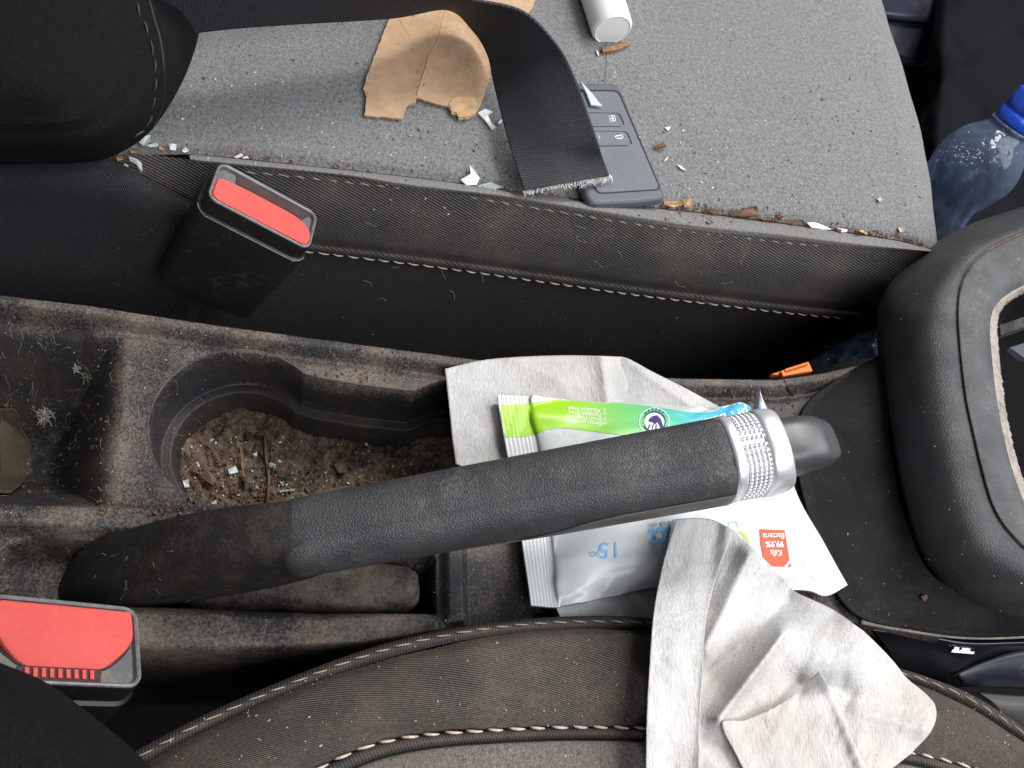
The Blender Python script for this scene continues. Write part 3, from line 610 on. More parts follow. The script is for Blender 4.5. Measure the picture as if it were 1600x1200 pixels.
boxq('clip_tooth', [A(1491, 1010, -.005), A(1500, 1011, -.005), A(1499, 1016, -.005), A(1490, 1015, -.005)], .001, M['chrome'], clip)
boxq('clip_tooth', [A(1503, 1011, -.005), A(1517, 1013, -.005), A(1516, 1018, -.005), A(1502, 1016, -.005)], .001, M['chrome'], clip)
boxq('clip_bar', [A(1504, 1003, -.005), A(1540, 1004, -.005), A(1539, 1009, -.005), A(1505, 1008, -.005)], .001, M['chip_white'], clip)
grid('sill_strip', loft([[(1525, 1082, -.04), (1570, 1086, -.04), (1660, 1092, -.04)], [(1560, 1108, -.042), (1600, 1112, -.042), (1670, 1115, -.042)], [(1590, 1140, -.06), (1640, 1150, -.06), (1690, 1160, -.06)]], 30, 14), M['grip_under'], trim, .002)

# ------------------------------------------------------------------ belt buckles
def rrect(w, h, r, n=6):
    out = []
    for cx, cy, a0 in ((w - r, h - r, 0), (r, h - r, 90), (r, r, 180), (w - r, r, 270)):
        out += [(cx + r * math.cos(math.radians(a0 + 90 * k / n)), cy + r * math.sin(math.radians(a0 + 90 * k / n))) for k in range(n + 1)]
    return out
def loop_stack(name, loops, mat, parent, cap0=False, cap1=False):
    L = [np.array(l) for l in loops]; n = len(L[0]); V = np.vstack(L); Fc = [(i * n + k, i * n + (k + 1) % n, (i + 1) * n + (k + 1) % n, (i + 1) * n + k) for i in range(len(L) - 1) for k in range(n)]
    if cap0: Fc.append(tuple(range(n))[::-1])
    if cap1: Fc.append(tuple(range((len(L) - 1) * n, len(L) * n)))
    me = mesh(name, V, Fc, mat, parent); bm = bmesh.new(); bm.from_mesh(me.data); bmesh.ops.recalc_face_normals(bm, faces=bm.faces); bm.to_mesh(me.data); bm.free()
    s = me.modifiers.new('es', 'EDGE_SPLIT'); s.split_angle = math.radians(40); return me
def buckle(label, pa, pb, pd, depth, button_poly, chamfer, slot, flip):
    a, b, d = A(*pa), A(*pb), A(*pd); L = b - a; W = np.linalg.norm(L); ex = L / W; S_ = d - a; S_ -= ex * (S_ @ ex); Hh = np.linalg.norm(S_); ey = S_ / Hh
    ez = np.cross(ex, ey); ez = ez if ez[2] > 0 else -ez
    loc = lambda x, y, z: a + ex * x + ey * y + ez * z
    t = thing('seat_belt_buckle', label, 'belt buckle', loc(W / 2, Hh / 2, -depth))
    def lp(inset, z, r, x_off=0):
        return [loc(inset + x, inset + y, z) for x, y in rrect(W - 2 * inset, Hh - 2 * inset, max(r - inset, .0004))]
    hs = loop_stack('housing', [lp(.001, -depth, .006), lp(-.0005, -depth * .5, .006), lp(-.0014, -.0100, .0058), lp(-.0012, -.0092, .0058), lp(.0001, -.0086, .0055), lp(0, -.002, .005), lp(.0003, -.0006, .005)], M['black_plastic'], t, True)
    wl = lp(-.0011, -.0091, .0058); tube('worn_ledge', np.array(cr(np.array(wl[7:21] if flip < 0 else wl[1:13]), 40)), .00022, M['rim_worn'], t, 5)
    loop_stack('rim', [lp(.0003, -.0006, .005), lp(.0005, 0, .005), lp(.0010, .0002, .005), lp(.0016, -.0004, .005)], M['buckle_edge'], t)
    loop_stack('face_plate', [lp(.0016, -.0004, .005), lp(.0020, -.0022, .005)], M['buckle_in'], t, False, True)
    P = [np.array(p) * [W, Hh] for p in button_poly]; P = cr(np.vstack([P, P[:1]]), 60)[:-1]; c = P.mean(0)
    sh = lambda s, z, zf=None: [loc(*(c + (p - c) * s), z if zf is None else zf(*(c + (p - c) * s))) for p in P]
    loop_stack('button_gap', [sh(1.035, -.0021), sh(1.035, -.0018)], M['key_groove'], t, False, True)
    zf = (lambda x, y: .0006 - max(0, (y / Hh - chamfer) * .008) if chamfer else .0006)
    ylo, yhi = P[:, 1].min(), P[:, 1].max(); ysr = np.unique(np.r_[ylo + (yhi - ylo) * np.array([.004, .02, .05, .1]), np.linspace(ylo + .12 * (yhi - ylo), yhi - .12 * (yhi - ylo), 14), (chamfer or .5) * Hh, yhi - (yhi - ylo) * np.array([.1, .05, .02, .004])]); Gt = []
    for y in ysr:
        xsn = [a_[0] + (b_[0] - a_[0]) * (y - a_[1]) / (b_[1] - a_[1]) for a_, b_ in zip(P, np.roll(P, -1, 0)) if (a_[1] > y) != (b_[1] > y)]
        xa, xb = min(xsn), max(xsn); tt = np.r_[0, .012, .035, np.linspace(.08, .92, 12), .965, .988, 1]
        ed = min(1, min(y - ylo, yhi - y) / .0009)
        Gt.append([loc(xa + (xb - xa) * s_, y, (.0020 - max(0, y / Hh - chamfer) * .0120 if chamfer else .0008) - .0009 * (1 - math.sqrt(max(0, 1 - (1 - min(ed, min(1, min(s_, 1 - s_) * (xb - xa) / .0009))) ** 2)))) for s_ in tt])
    bt = grid('release_button', np.array(Gt), M['red'], t); e_ = bt.modifiers.new('es', 'EDGE_SPLIT'); e_.split_angle = math.radians(14)
    loop_stack('button_side', [sh(1, -.0019), sh(1, -.0002)] if not chamfer else [sh(1, -.0030), sh(1, 0, lambda x, y: .0012 - max(0, y / Hh - chamfer) * .0120)], M['red'], bt)
    q = [np.array(p) * [W, Hh] for p in slot]
    loop_stack('tongue_slot', [[loc(*p, -.0019) for p in q], [loc(*p, -.0016) for p in q]], M['buckle_dark'], t, False, True)
    return t, loc, W, Hh
bk1, loc1, W1, H1 = buckle('seat belt buckle with slim red button leaning against far seat', (343, 249, .03), (499, 334, .010), (320, 307, .034), .062,
    [(.035, .54), (.05, .45), (.12, .42), (.35, .385), (.60, .37), (.84, .42), (.955, .58), (.965, .78), (.95, .90), (.90, .94), (.5, .945), (.12, .945), (.05, .90), (.035, .78)], 0,
    [(.19, .08), (.93, .08), (.86, .30), (.80, .40), (.22, .40)], 1)
g_ = loc1
def bbox_local(loc, x0, x1, y0, y1, z0, z1, name, mat, parent):
    q = [loc(x0, y0, z1), loc(x1, y0, z1), loc(x1, y1, z1), loc(x0, y1, z1), loc(x0, y0, z0), loc(x1, y0, z0), loc(x1, y1, z0), loc(x0, y1, z0)]
    return mesh(name, q, [(0, 1, 2, 3), (7, 6, 5, 4), (0, 3, 7, 4), (3, 2, 6, 7), (2, 1, 5, 6), (1, 0, 4, 5)], mat, parent, False)
bbox_local(loc1, W1 * .22, W1 * .82, H1 * .27, H1 * .38, -.002, -.0013, 'slot_shadow_strip', M['key_groove'], bk1).name = 'slot_shade_bar'  # black bar laid in for the shade inside the slot
for x in (.33, .66): bbox_local(loc1, W1 * x, W1 * (x + .05), H1 * .32, H1 * .40, -.002, -.0009, 'slot_tooth', M['buckle_dark'], bk1)
bk2, loc2, W2_, H2_ = buckle('seat belt buckle with broad chamfered red button at lower left edge', (-24, 924, .05), (216, 948, .025), (-28, 1066, .058), .05,
    [(.06, .19), (.085, .125), (.5, .115), (.90, .115), (.932, .155), (.938, .32), (.922, .50), (.83, .67), (.72, .775), (.5, .78), (.28, .775), (.17, .67), (.075, .50), (.06, .32)], .46,
    [(.22, .78), (.74, .78), (.73, .95), (.23, .95)], -1)
for k_ in range(9): bbox_local(loc2, W2_ * (.26 + .05 * k_), W2_ * (.285 + .05 * k_), H2_ * .80, H2_ * .90, -.002, -.0009, 'slot_tooth', M['red'], bk2)

# ------------------------------------------------------------------ cut seat belt
belt = thing('cut_seat_belt', 'black seat belt webbing with frayed cut end lying across far seat', 'seat belt', A(880, 290, .018))
bi = [(180, 70, .050), (318, 46, .050), (450, 35, .049), (611, 25, .046), (699, 12, .039), (739, 44, .031), (763, 84, .029), (774, 135, .028), (790, 202, .027), (803, 250, .026), (818, 299, .024)]
bo_ = [(190, -40, .090), (330, -50, .091), (470, -50, .088), (640, -25, .080), (742, -3, .070), (817, 16, .066), (867, 64, .061), (897, 117, .056), (931, 212, .046), (941, 245, .036), (950, 274, .0275)]
Gb_ = loft_u([bi, [tuple(np.array(a) * .5 + np.array(b) * .5 + np.array([0, 0, .002])) for a, b in zip(bi, bo_)], bo_], 260, 40)
webg = grid('webbing', Gb_.transpose(1, 0, 2), M['webbing'], belt, .0013)
g = Geo(); e_ = Gb_[:, -1]; din = Gb_[:, -1] - Gb_[:, -6]
for j in range(0, 40):
    for r_ in range(3):
        p = e_[j] + rng.standard_normal(3) * .0003; L_ = din[j] / np.linalg.norm(din[j]); ln = random.uniform(.0008, .0024) * (1.6 if j > 26 else 1)
        pp = np.array([p - L_ * .0005, p + L_ * ln * .5 + rng.standard_normal(3) * .0003, p + L_ * ln + rng.standard_normal(3) * .0006 - np.array([0, 0, .0004])]); g.add(*tube_geo(pp, .00016, 4))
stuff(g.build('frayed_edge', M['fray'], belt))
for (a0, b0, r0) in (((921, 279, .026), (899, 291, .024), .0007), ((930, 280, .026), (905, 295, .022), .0005), ((946, 280, .026), (938, 291, .022), .0008), ((951, 274, .027), (957, 285, .024), .0005)):
    p0_, p1_ = A(*a0), A(*b0); tube('frayed_strand', cr([p0_, (p0_ + p1_) / 2 + np.array([0, 0, .001]), p1_], 8), np.linspace(r0, r0 * .5, 8), M['fray'], belt, 6)

# ------------------------------------------------------------------ wipes (non-woven sheets)
def crumple(px0, py0, a, b, w, amp, sharp=1.0):
    """height of a fold whose crest runs from pixel a to pixel b, w pixels wide"""
    a = np.array(a, float); b = np.array(b, float); e = b - a; t = ((px0 - a[0]) * e[0] + (py0 - a[1]) * e[1]) / (e @ e)
    tc = np.clip(t, 0, 1); d = np.hypot(px0 - a[0] - tc * e[0], py0 - a[1] - tc * e[1])
    return amp * np.exp(-(d / w) ** sharp)
def sheet(name, outline_rows, zfun, nu, nv, mat, parent, thick=.0004, edge=.0):
    ev = len({len(r) for r in outline_rows}) == 1
    rows = np.array([(cr_u if ev else cr)(np.array(r, float), nu) for r in outline_rows]); Gp = np.stack([cr_u(rows[:, j], nv) for j in range(nu)], 1)
    Z_ = zfun(Gp[..., 0], Gp[..., 1]); G = np.array([[A(Gp[i, j, 0], Gp[i, j, 1], Z_[i, j]) for j in range(nu)] for i in range(nv)])
    return grid(name, G, mat, parent, thick)
w1 = thing('flat_wipe', 'soiled white non-woven wipe spread behind the green banded packet', 'wipe', A(830, 640, -.002))
def z1(x, y): return .0052 + .0010 * vnoise(x, y, 60, 31, 3) + crumple(x, y, (940, 560), (950, 640), 22, .005) + crumple(x, y, (800, 560), (880, 600), 30, .0025) + crumple(x, y, (715, 700), (900, 580), 35, .0018)
sheet('upper_layer', [[(695, 577), (745, 565), (800, 559), (880, 556), (940, 557), (972, 558)], [(701, 630), (760, 630), (850, 628), (930, 625), (980, 606)], [(706, 680), (760, 690), (860, 690), (940, 690), (984, 680)], [(712, 725), (770, 750), (860, 760), (940, 760), (990, 760)]], z1, 90, 70, M['wipe'], w1)
def z2(x, y): return .0062 + .0010 * vnoise(x, y, 50, 41, 3) + crumple(x, y, (980, 565), (1100, 650), 16, .0022)
sheet('lower_layer', [[(955, 566), (975, 559), (1020, 582), (1070, 607), (1116, 632), (1140, 645)], [(950, 620), (1000, 640), (1060, 660), (1130, 690)], [(950, 700), (1000, 720), (1060, 730), (1140, 740)]], z2, 60, 40, M['wipe'], w1)
w2 = thing('tucked_wipe', 'stained corner of a wipe tucked under the packet beside near seat', 'wipe', A(940, 950, .0))
def z3(x, y): return .0095 + .0010 * vnoise(x, y, 40, 51, 2) + crumple(x, y, (990, 925), (1020, 962), 9, .004)
sheet('sheet', [[(866, 925), (900, 918), (960, 905), (1040, 895)], [(868, 948), (910, 945), (970, 940), (1040, 935)], [(874, 963), (920, 966), (970, 970), (1040, 975)], [(880, 985), (920, 990), (970, 995), (1040, 1000)]], z3, 60, 40, M['wipe'], w2)

# ------------------------------------------------------------------ packet of wet wipes
pk = thing('wet_wipe_packet', 'white wet wipe packet with green and blue band lying under the lever', 'wipe packet', A(1020, 780, .0))
rows = [
 [(777, 617, .0125), (826, 619, .0125), (845, 621, .0125), (960, 629, .011), (1060, 637, .011), (1110, 641, .010), (1150, 633, .008), (1180, 640, .008), (1187, 604, .014)],
 [(781, 645, .0125), (829, 645, .0125), (846, 646, .0135), (960, 650, .016), (1060, 655, .016), (1110, 657, .014), (1155, 655, .011), (1180, 652, .010), (1190, 618, .015)],
 [(790, 695, .0115), (838, 694, .0115), (856, 692, .013), (965, 692, .0175), (1060, 695, .0175), (1120, 690, .015), (1165, 685, .011), (1195, 676, .009), (1211, 668, .010)],
 [(806, 780, .009), (852, 782, .009), (870, 780, .012), (970, 775, .0180), (1070, 772, .0180), (1130, 768, .016), (1182, 765, .011), (1204, 764, .0085), (1246, 772, .008)],
 [(818, 862, .0105), (860, 866, .011), (878, 864, .0135), (975, 850, .0180), (1080, 846, .0175), (1150, 842, .014), (1215, 838, .010), (1240, 838, .008), (1285, 842, .008)],
 [(826, 916, .012), (866, 922, .0125), (884, 918, .0145), (980, 895, .0175), (1080, 890, .016), (1170, 890, .0115), (1240, 890, .0085), (1266, 888, .0075), (1308, 884, .008)],
 [(830, 946, .0125), (869, 949, .013), (886, 945, .0135), (960, 932, .0145), (1020, 917, .014), (1130, 925, .008), (1250, 922, .0065), (1291, 931, .0065), (1325, 914, .0075)]]
Gp = loft_u(rows, 200, 150)
uu = np.linspace(0, 1, 200)[None, :]; vv = np.linspace(0, 1, 150)[:, None]
def pkd(u, v):
    X = np.broadcast_to(uu, u.shape); Yv = np.broadcast_to(vv, u.shape); inner = sstep(.11, .2, X) * (1 - sstep(.82, .9, X))
    d = .0016 * inner * vnoise(X * 6, Yv * 5, 1, 61, 3) + .0012 * inner * np.abs(vnoise(X * 9 + Yv * 5, Yv * 4, 1, 62, 1))
    ribs = .00018 * np.sin(X * 200 * 2) * (1 - sstep(.10, .125, X)) + .00025 * np.sin(X * 420) * sstep(.885, .90, X)
    pinch = -.0030 * np.exp(-((X - .34) / .03) ** 2) * sstep(.6, 1, Yv) + .0016 * np.exp(-((X - .29) / .05) ** 2) * sstep(.6, 1, Yv)
    return d + ribs + pinch
Gp = displace(Gp, pkd)
pbody = grid('film', Gp, M['film'], pk)
low_ = Gp.copy(); low_[..., 2] -= .0006; low_[1:-1, 1:-1, 2] -= .003
grid('back_film', low_, M['film'], pk)
tp = bvh(pbody)
def decal(name, V2, Fc, mat, parent, tree, off=.00018, uv=None):
    P = []; bad = set(); keep = {}; Q = []; U = []
    for i, (x, y) in enumerate(V2):
        l, n = hit(tree, x, y)
        if l is None: bad.add(i); l, n = np.zeros(3), np.zeros(3)
        P.append(l + n * off)
    Fc = [f for f in Fc if not any(i in bad for i in f)]
    for f in Fc:
        for i in f:
            if i not in keep: keep[i] = len(Q); Q.append(P[i]); U.append(uv[i] if uv is not None else (0, 0))
    return mesh(name, Q, [tuple(keep[i] for i in f) for f in Fc], mat, parent, True, U if uv is not None else None)
def band(name, up, dn, n, m, mat, parent, tree, off=.00018):
    a = cr(np.array(up, float), n); b = cr(np.array(dn, float), n); V2 = []; uv = []
    for i in range(m):
        for j in range(n): V2.append(a[j] + (b[j] - a[j]) * i / (m - 1)); uv.append((j / (n - 1), i / (m - 1)))
    Fc = [(i * n + j, i * n + j + 1, (i + 1) * n + j + 1, (i + 1) * n + j) for i in range(m - 1) for j in range(n - 1)]
    return decal(name, V2, Fc, mat, parent, tree, off, uv)
def text(name, s, org, ex, size, mat, parent, tree, off=.0003, align='LEFT', ey=None, bold=0):
    cu = bpy.data.curves.new(name, 'FONT'); cu.body = s; cu.size = 1; cu.align_x = align; cu.resolution_u = 3; cu.offset = bold
    ob = bpy.data.objects.new(name, cu); COL.objects.link(ob); dg = bpy.context.evaluated_depsgraph_get(); me = ob.evaluated_get(dg).to_mesh()
    V = [v.co[:2] for v in me.vertices]; Fc = [tuple(p.vertices) for p in me.polygons]
    ob.evaluated_get(dg).to_mesh_clear(); bpy.data.objects.remove(ob); bpy.data.curves.remove(cu)
    ex = np.array(ex, float); ex /= np.linalg.norm(ex); ey = np.array([ex[1], -ex[0]]) if ey is None else np.array(ey, float)
    B = np.array(V); lo, hi = B.min(0), B.max(0)
    if isinstance(size, tuple): kx, ky, ox = size[0] / (hi[0] - lo[0]), size[1] / (hi[1] - lo[1]), lo[0]
    else: kx = ky = size; ox = 0
    V2 = [np.array(org) + ex * (x - ox) * kx + ey * y * ky for x, y in V]
    return decal(name, V2, Fc, mat, parent, tree, off)
def poly(name, pts, mat, parent, tree, off=.00025):
    bm = bmesh.new(); f = bm.faces.new([bm.verts.new((x, y, 0)) for x, y in pts]); bmesh.ops.triangulate(bm, faces=[f]); bmesh.ops.subdivide_edges(bm, edges=bm.edges, cuts=3, use_grid_fill=True)
    bm.verts.ensure_lookup_table(); bm.verts.index_update(); V = [v.co[:2] for v in bm.verts]; Fc = [[v.index for v in q.verts] for q in bm.faces]; bm.free()
    return decal(name, V, Fc, mat, parent, tree, off)
pb_ = band('printed_band', [(779, 633), (800, 632), (822, 631), (850, 627), (880, 624), (930, 627), (1000, 633), (1060, 642), (1090, 645), (1115, 643), (1135, 633), (1160, 628), (1176, 627), (1184, 622)],
     [(784, 684), (805, 683), (828, 681), (855, 672), (878, 669), (930, 675), (1000, 684), (1060, 690), (1100, 692), (1130, 695), (1160, 695), (1180, 690), (1192, 684), (1200, 680)], 150, 24, M['print_band'], pk, tp)
band('seal_edge_print', [(776, 627), (779, 632)], [(783, 684), (786, 684)], 3, 10, M['print_blue'], pk, tp)
for i, s in enumerate(('Gentle on Hands', 'Fresh Fragrance', 'Paraben Free', 'Alcohol Free')):
    y = 660 - i * 6.7; text('lettering', s, (940 - i * .5, y), (-1, -.085), ((57, 6.2), (57, 7.6), (51, 6.2), (51, 6.2))[i], M['print_white'], pk, tp, bold=.01)
    V2 = []; Fc = []
    for k_ in range(14):
        a_ = 2 * math.pi * k_ / 14; V2 += [(944 + 2.7 * math.cos(a_), y + 1 + 2.5 * math.sin(a_)), (944 + 1.9 * math.cos(a_), y + 1 + 1.8 * math.sin(a_))]
    for k_ in range(14): Fc.append((2 * k_, (2 * k_ + 2) % 28, (2 * k_ + 3) % 28, 2 * k_ + 1))
    decal('bullet_mark', V2, Fc, M['print_white'], pk, tp, .0003)
text('lettering', 'pH Balanced', (1166, 637), (-1, .28), (112, 18), M['print_white'], pk, tp, bold=.01)
# round emblem with a hand
def disc(cx, cy, rx, ry, n=40): return [(cx + rx * math.cos(2 * math.pi * k / n), cy + ry * math.sin(2 * math.pi * k / n)) for k in range(n)]
def annulus(name, cx, cy, r0, r1, asp, mat, off, a0=0, a1=2 * math.pi, n=48):
    V2 = []; Fc = []
    for k in range(n + 1):
        a = a0 + (a1 - a0) * k / n; V2 += [(cx + r0 * math.cos(a), cy + r0 * asp * math.sin(a)), (cx + r1 * math.cos(a), cy + r1 * asp * math.sin(a))]
    Fc = [(2 * k, 2 * k + 1, 2 * k + 3, 2 * k + 2) for k in range(n)]
    return decal(name, V2, Fc, mat, pk, tp, off)
ecx, ecy = 1022, 660
poly('emblem_disc', disc(ecx, ecy, 15.5, 14), M['print_white'], pk, tp, .0004)
annulus('emblem_ring', ecx, ecy, 22.5, 24, .92, M['print_white'], .0004)
annulus('emblem_ring', ecx, ecy, 16.5, 18, .92, M['print_navy'], .00045, math.pi * 1.12, math.pi * 2.55)
annulus('emblem_ring', ecx, ecy, 16.5, 18, .92, M['print_navy'], .00045, math.pi * .55, math.pi * .88)
for i, ch in enumerate('TESTED'):
    a = math.radians(-48 - i * 16.5); c_, s_2 = math.cos(a), math.sin(a); text('emblem_letter', ch, (ecx + 18.6 * c_, ecy + 17.2 * s_2), (-math.sin(-a) * -1 if False else -s_2 * -1 * -1, c_ * -1 * -1 if False else c_), 5.2, M['print_navy'], pk, tp, .0005, 'CENTER', ey=(c_, s_2), bold=.02)
poly('hand_print', [(1018, 652), (1026, 650), (1032, 656), (1036, 668), (1032, 670), (1027, 661), (1023, 664), (1019, 661), (1014, 660), (1013, 657)], M['print_navy'], pk, tp, .0006)
for x, dx in ((1014, -2), (1019, -1), (1024, 0)): poly('finger_print', [(x, 664), (x + 2, 664.5), (x + dx + 1, 672), (x + dx - .5, 671.5)], M['print_navy'], pk, tp, .0006)
# lower face
text('lettering', '15', (963, 848), (-1, .05), (27, 24), M['print_lblue'], pk, tp)
text('lettering', 'pcs', (936, 862), (-1, .05), (15, 12), M['print_lblue'], pk, tp)
text('lettering', 'act', (1056, 823), (-1, .10), (44, 34), M['print_lblue'], pk, tp, bold=.035)
text('lettering', 'one of on-', (1060, 812), (-1, .13), (50, 10), M['print_grey'], pk, tp)
poly('red_badge', [(1186, 827), (1225, 829), (1235, 886), (1203, 885), (1192, 872), (1188, 850)], M['print_red'], pk, tp, .00035)
poly('badge_corner', [(1235, 886), (1224, 886), (1233, 875)], M['print_white'], pk, tp, .0005)
poly('badge_corner', [(1235, 886), (1229, 886), (1234, 879)], M['print_red'], pk, tp, .0006)
for s, o_2, sz in (('Kills', (1220, 859.5), (18, 10)), ('99.9%', (1223, 846.5), (28, 9.5)), ('Bacteria', (1223.5, 833.5), (33, 9.5))):
    text('lettering', s, o_2, (-1, .015), sz, M['print_white'], pk, tp, .0006, bold=.025 if s[0] == '9' else 0)
for a, b in (((1137, 827), (1139, 815)), ((1139, 815), (1150, 815.5)), ((1150, 815.5), (1153, 825))):
    a = np.array(a, float); b = np.array(b, float); n_ = np.array([-(b - a)[1], (b - a)[0]]); n_ /= np.linalg.norm(n_); poly('symbol_line', [a - n_, b - n_, b + n_, a + n_], M['print_lblue'], pk, tp)
band('leaf_mark', [(1150, 832), (1158, 830), (1166, 838), (1172, 850)], [(1150, 832.5), (1157, 834), (1163, 842), (1171, 850)], 12, 4, M['print_green'], pk, tp, .0003)

# ------------------------------------------------------------------ big crumpled wipe
w3 = thing('crumpled_wipe', 'large crumpled soiled white wipe draped over near seat edge', 'wipe', A(1220, 1060, .02))
def z4(x, y):
    b = .021 + .012 * sstep(880, 1010, y) + .003 * sstep(1200, 1400, x)
    b = b - .006 * sstep(1330, 1460, x)
    b = b + .0030 * vnoise(x, y, 110, 71, 2) + .0009 * vnoise(x, y, 40, 72, 2) + .0005 * vnoise(x + y * .5, y * .4, 15, 74, 2)
    b = b + crumple(x, y, (1170, 868), (1102, 1016), 17, .0075, 1.3) + crumple(x, y, (1222, 992), (1122, 1124), 13, .010, 1.2)
    b = b + crumple(x, y, (1165, 905), (1300, 965), 28, -.005, 1.6) + crumple(x, y, (1230, 945), (1110, 1050), 24, -.0055, 1.6)
    b = b + crumple(x, y, (1290, 1032), (1400, 1020), 36, .0035, 1.5) + crumple(x, y, (1310, 1075), (1250, 1070), 24, -.004, 1.8) + crumple(x, y, (1330, 1090), (1420, 1110), 20, -.003, 1.5) + crumple(x, y, (1340, 1112), (1440, 1138), 16, .0028, 1.3)
    b = b + crumple(x, y, (1180, 900), (1260, 1000), 60, .003, 2)
    return b
sheet('main_sheet', [[(1050, 812), (1100, 812), (1142, 828), (1170, 852), (1212, 892), (1242, 924), (1300, 953), (1350, 988)],
    [(1040, 870), (1090, 870), (1140, 880), (1190, 905), (1240, 945), (1300, 980), (1350, 1005), (1392, 1030)],
    [(1030, 950), (1090, 955), (1150, 965), (1210, 985), (1270, 1010), (1330, 1030), (1380, 1045), (1416, 1060)],
    [(1025, 1040), (1090, 1045), (1150, 1050), (1220, 1062), (1290, 1075), (1350, 1080), (1410, 1080), (1446, 1085)],
    [(1022, 1120), (1090, 1120), (1160, 1125), (1230, 1130), (1300, 1130), (1370, 1126), (1430, 1115), (1461, 1106)],
    [(1022, 1190), (1090, 1190), (1160, 1190), (1230, 1190), (1300, 1185), (1370, 1172), (1425, 1155), (1456, 1138)],
    [(1022, 1270), (1090, 1270), (1160, 1265), (1230, 1260), (1290, 1245), (1340, 1230), (1390, 1202), (1422, 1178)]], z4, 190, 170, M['wipe'], w3)
def z5(x, y):
    q_ = (x - (1050 - (y - 812) * .10)) / 95
    return .029 + .0165 * sstep(860, 1030, y) + .0035 * np.exp(-((q_ - .95) / .16) ** 2) + .0020 * vnoise(x, y, 60, 81, 3)
sheet('folded_strip', [[(1056, 812), (1090, 810), (1120, 815), (1147, 830)], [(1036, 880), (1065, 885), (1095, 890), (1122, 893)], [(1021, 960), (1050, 965), (1080, 968), (1103, 970)], [(1014, 1050), (1045, 1052), (1075, 1052), (1098, 1050)],
    [(1010, 1130), (1040, 1132), (1070, 1130), (1094, 1128)], [(1008, 1270), (1040, 1270), (1070, 1270), (1092, 1270)]], z5, 50, 140, M['wipe'], w3)
def z6(x, y): return z4(x, y) + .0035 + .005 * np.exp(-(((x - 1282) / 30) ** 2 + ((y - 1058) / 26) ** 2)) + .0016 * np.exp(-((x - (1285 + (y - 1055) * .43)) / 10) ** 2)
sheet('folded_flap', [[(1225, 1100), (1250, 1078), (1268, 1060), (1281, 1048)], [(1165, 1125), (1220, 1115), (1260, 1095), (1296, 1078)], [(1128, 1130), (1200, 1140), (1260, 1135), (1316, 1120)], [(1150, 1180), (1220, 1180), (1280, 1175), (1336, 1166)], [(1175, 1230), (1240, 1230), (1300, 1225), (1362, 1215)], [(1190, 1270), (1240, 1270), (1300, 1270), (1385, 1270)]], z6, 90, 90, M['wipe'], w3)

# ------------------------------------------------------------------ cardboard, key card, white tube
tc_ = bvh(cushion)
def onto(px, py, tree=tc_, off=0.):
    l, n = hit(tree, px, py); return (A(px, py, .015), np.array([0, 0, 1.])) if l is None else (l + n * off, n)
def slab(name, outline, tree, lift, th, mat, parent, wob=None, n_out=160, jag=0):
    """thin slab whose outline is traced on a surface, triangulated with inner points"""
    P = []
    m = len(outline)
    for i in range(m):
        a, b = np.array(outline[i], float), np.array(outline[(i + 1) % m], float); k = max(2, int(np.linalg.norm(b - a) / 3))
        for t in np.arange(k) / k: P.append(a + (b - a) * t + rng.standard_normal(2) * jag)
    xs_, ys_ = [p[0] for p in P], [p[1] for p in P]; poly_ = np.array(P)
    gx, gy = np.meshgrid(np.arange(min(xs_), max(xs_), 6), np.arange(min(ys_), max(ys_), 6)); ok = sdf(poly_, gx.ravel(), gy.ravel()) > 3
    from mathutils.geometry import delaunay_2d_cdt
    vs = [Vector(p) for p in P] + [Vector((a, b)) for a, b in zip(gx.ravel()[ok], gy.ravel()[ok])]
    V2, _, Fc, *_r = delaunay_2d_cdt(vs, [], [list(range(len(P)))], 1, .01)
    V = []
    for v in V2:
        l, n = onto(v.x, v.y, tree); h = lift + (wob(v.x, v.y) if wob else 0); V.append(l + np.array([0, 0, 1.]) * h)
    o = mesh(name, V, Fc, mat, parent, True); s = o.modifiers.new('thickness', 'SOLIDIFY'); s.thickness = th; s.offset = -1
    if sum(p.normal.z for p in o.data.polygons) < 0:
        bm = bmesh.new(); bm.from_mesh(o.data); bmesh.ops.reverse_faces(bm, faces=bm.faces); bm.to_mesh(o.data); bm.free()
    e = o.modifiers.new('es', 'EDGE_SPLIT'); e.split_angle = math.radians(50); return o
card = thing('torn_cardboard', 'torn brown cardboard piece with a crease half under the belt', 'cardboard', A(670, 110, .017))
def cw(x, y): return .0009 * np.exp(-abs(x - (695 - (y - 12) * .305)) / 12) + .0002 * vnoise(x, y, 60, 91, 1)
slab('sheet', [(611, 27), (640, -20), (800, -20), (836, 2), (828, 20), (800, 60), (766, 101), (764, 125), (756, 150), (749, 172), (741, 184), (732, 189), (716, 191), (712, 184), (705, 182), (699, 172), (675, 166), (650, 159), (647, 167), (635, 170), (631, 180), (628, 191), (610, 189), (597, 187), (583, 187), (569, 184), (571, 168), (572, 155), (567, 143), (575, 118), (584, 94)], tc_, .0022, .0012, M['card'], card, cw, jag=.5)
slab('torn_layer', [(700, 168), (706, 160), (722, 157), (738, 158), (744, 166), (741, 182), (732, 188), (717, 190), (712, 183), (704, 180)], tc_, .0028, .0005, M['card_torn'], card, cw, jag=.7)
tube('fold_line', [onto(x, y)[0] + np.array([0, 0, .0022 + cw(x, y) + .0001]) for x, y in cr(np.array([(697, 18), (680, 75), (668, 95), (665, 110), (650, 157)], float), 40)], .0003, M['card_torn'], card, 6)
for pts in ([(620, 30), (648, 78)], [(745, 60), (722, 130)], [(572, 135), (618, 148), (640, 152)], [(575, 128), (590, 128)]):
    tube('scratch', [onto(x, y)[0] + np.array([0, 0, .0022 + cw(x, y)]) for x, y in cr(np.array(pts, float), 14)], .00022, M['card_torn'], card, 5)
key = thing('key_card', 'slate grey car key card with two buttons under the belt end', 'key card', A(950, 230, .017))
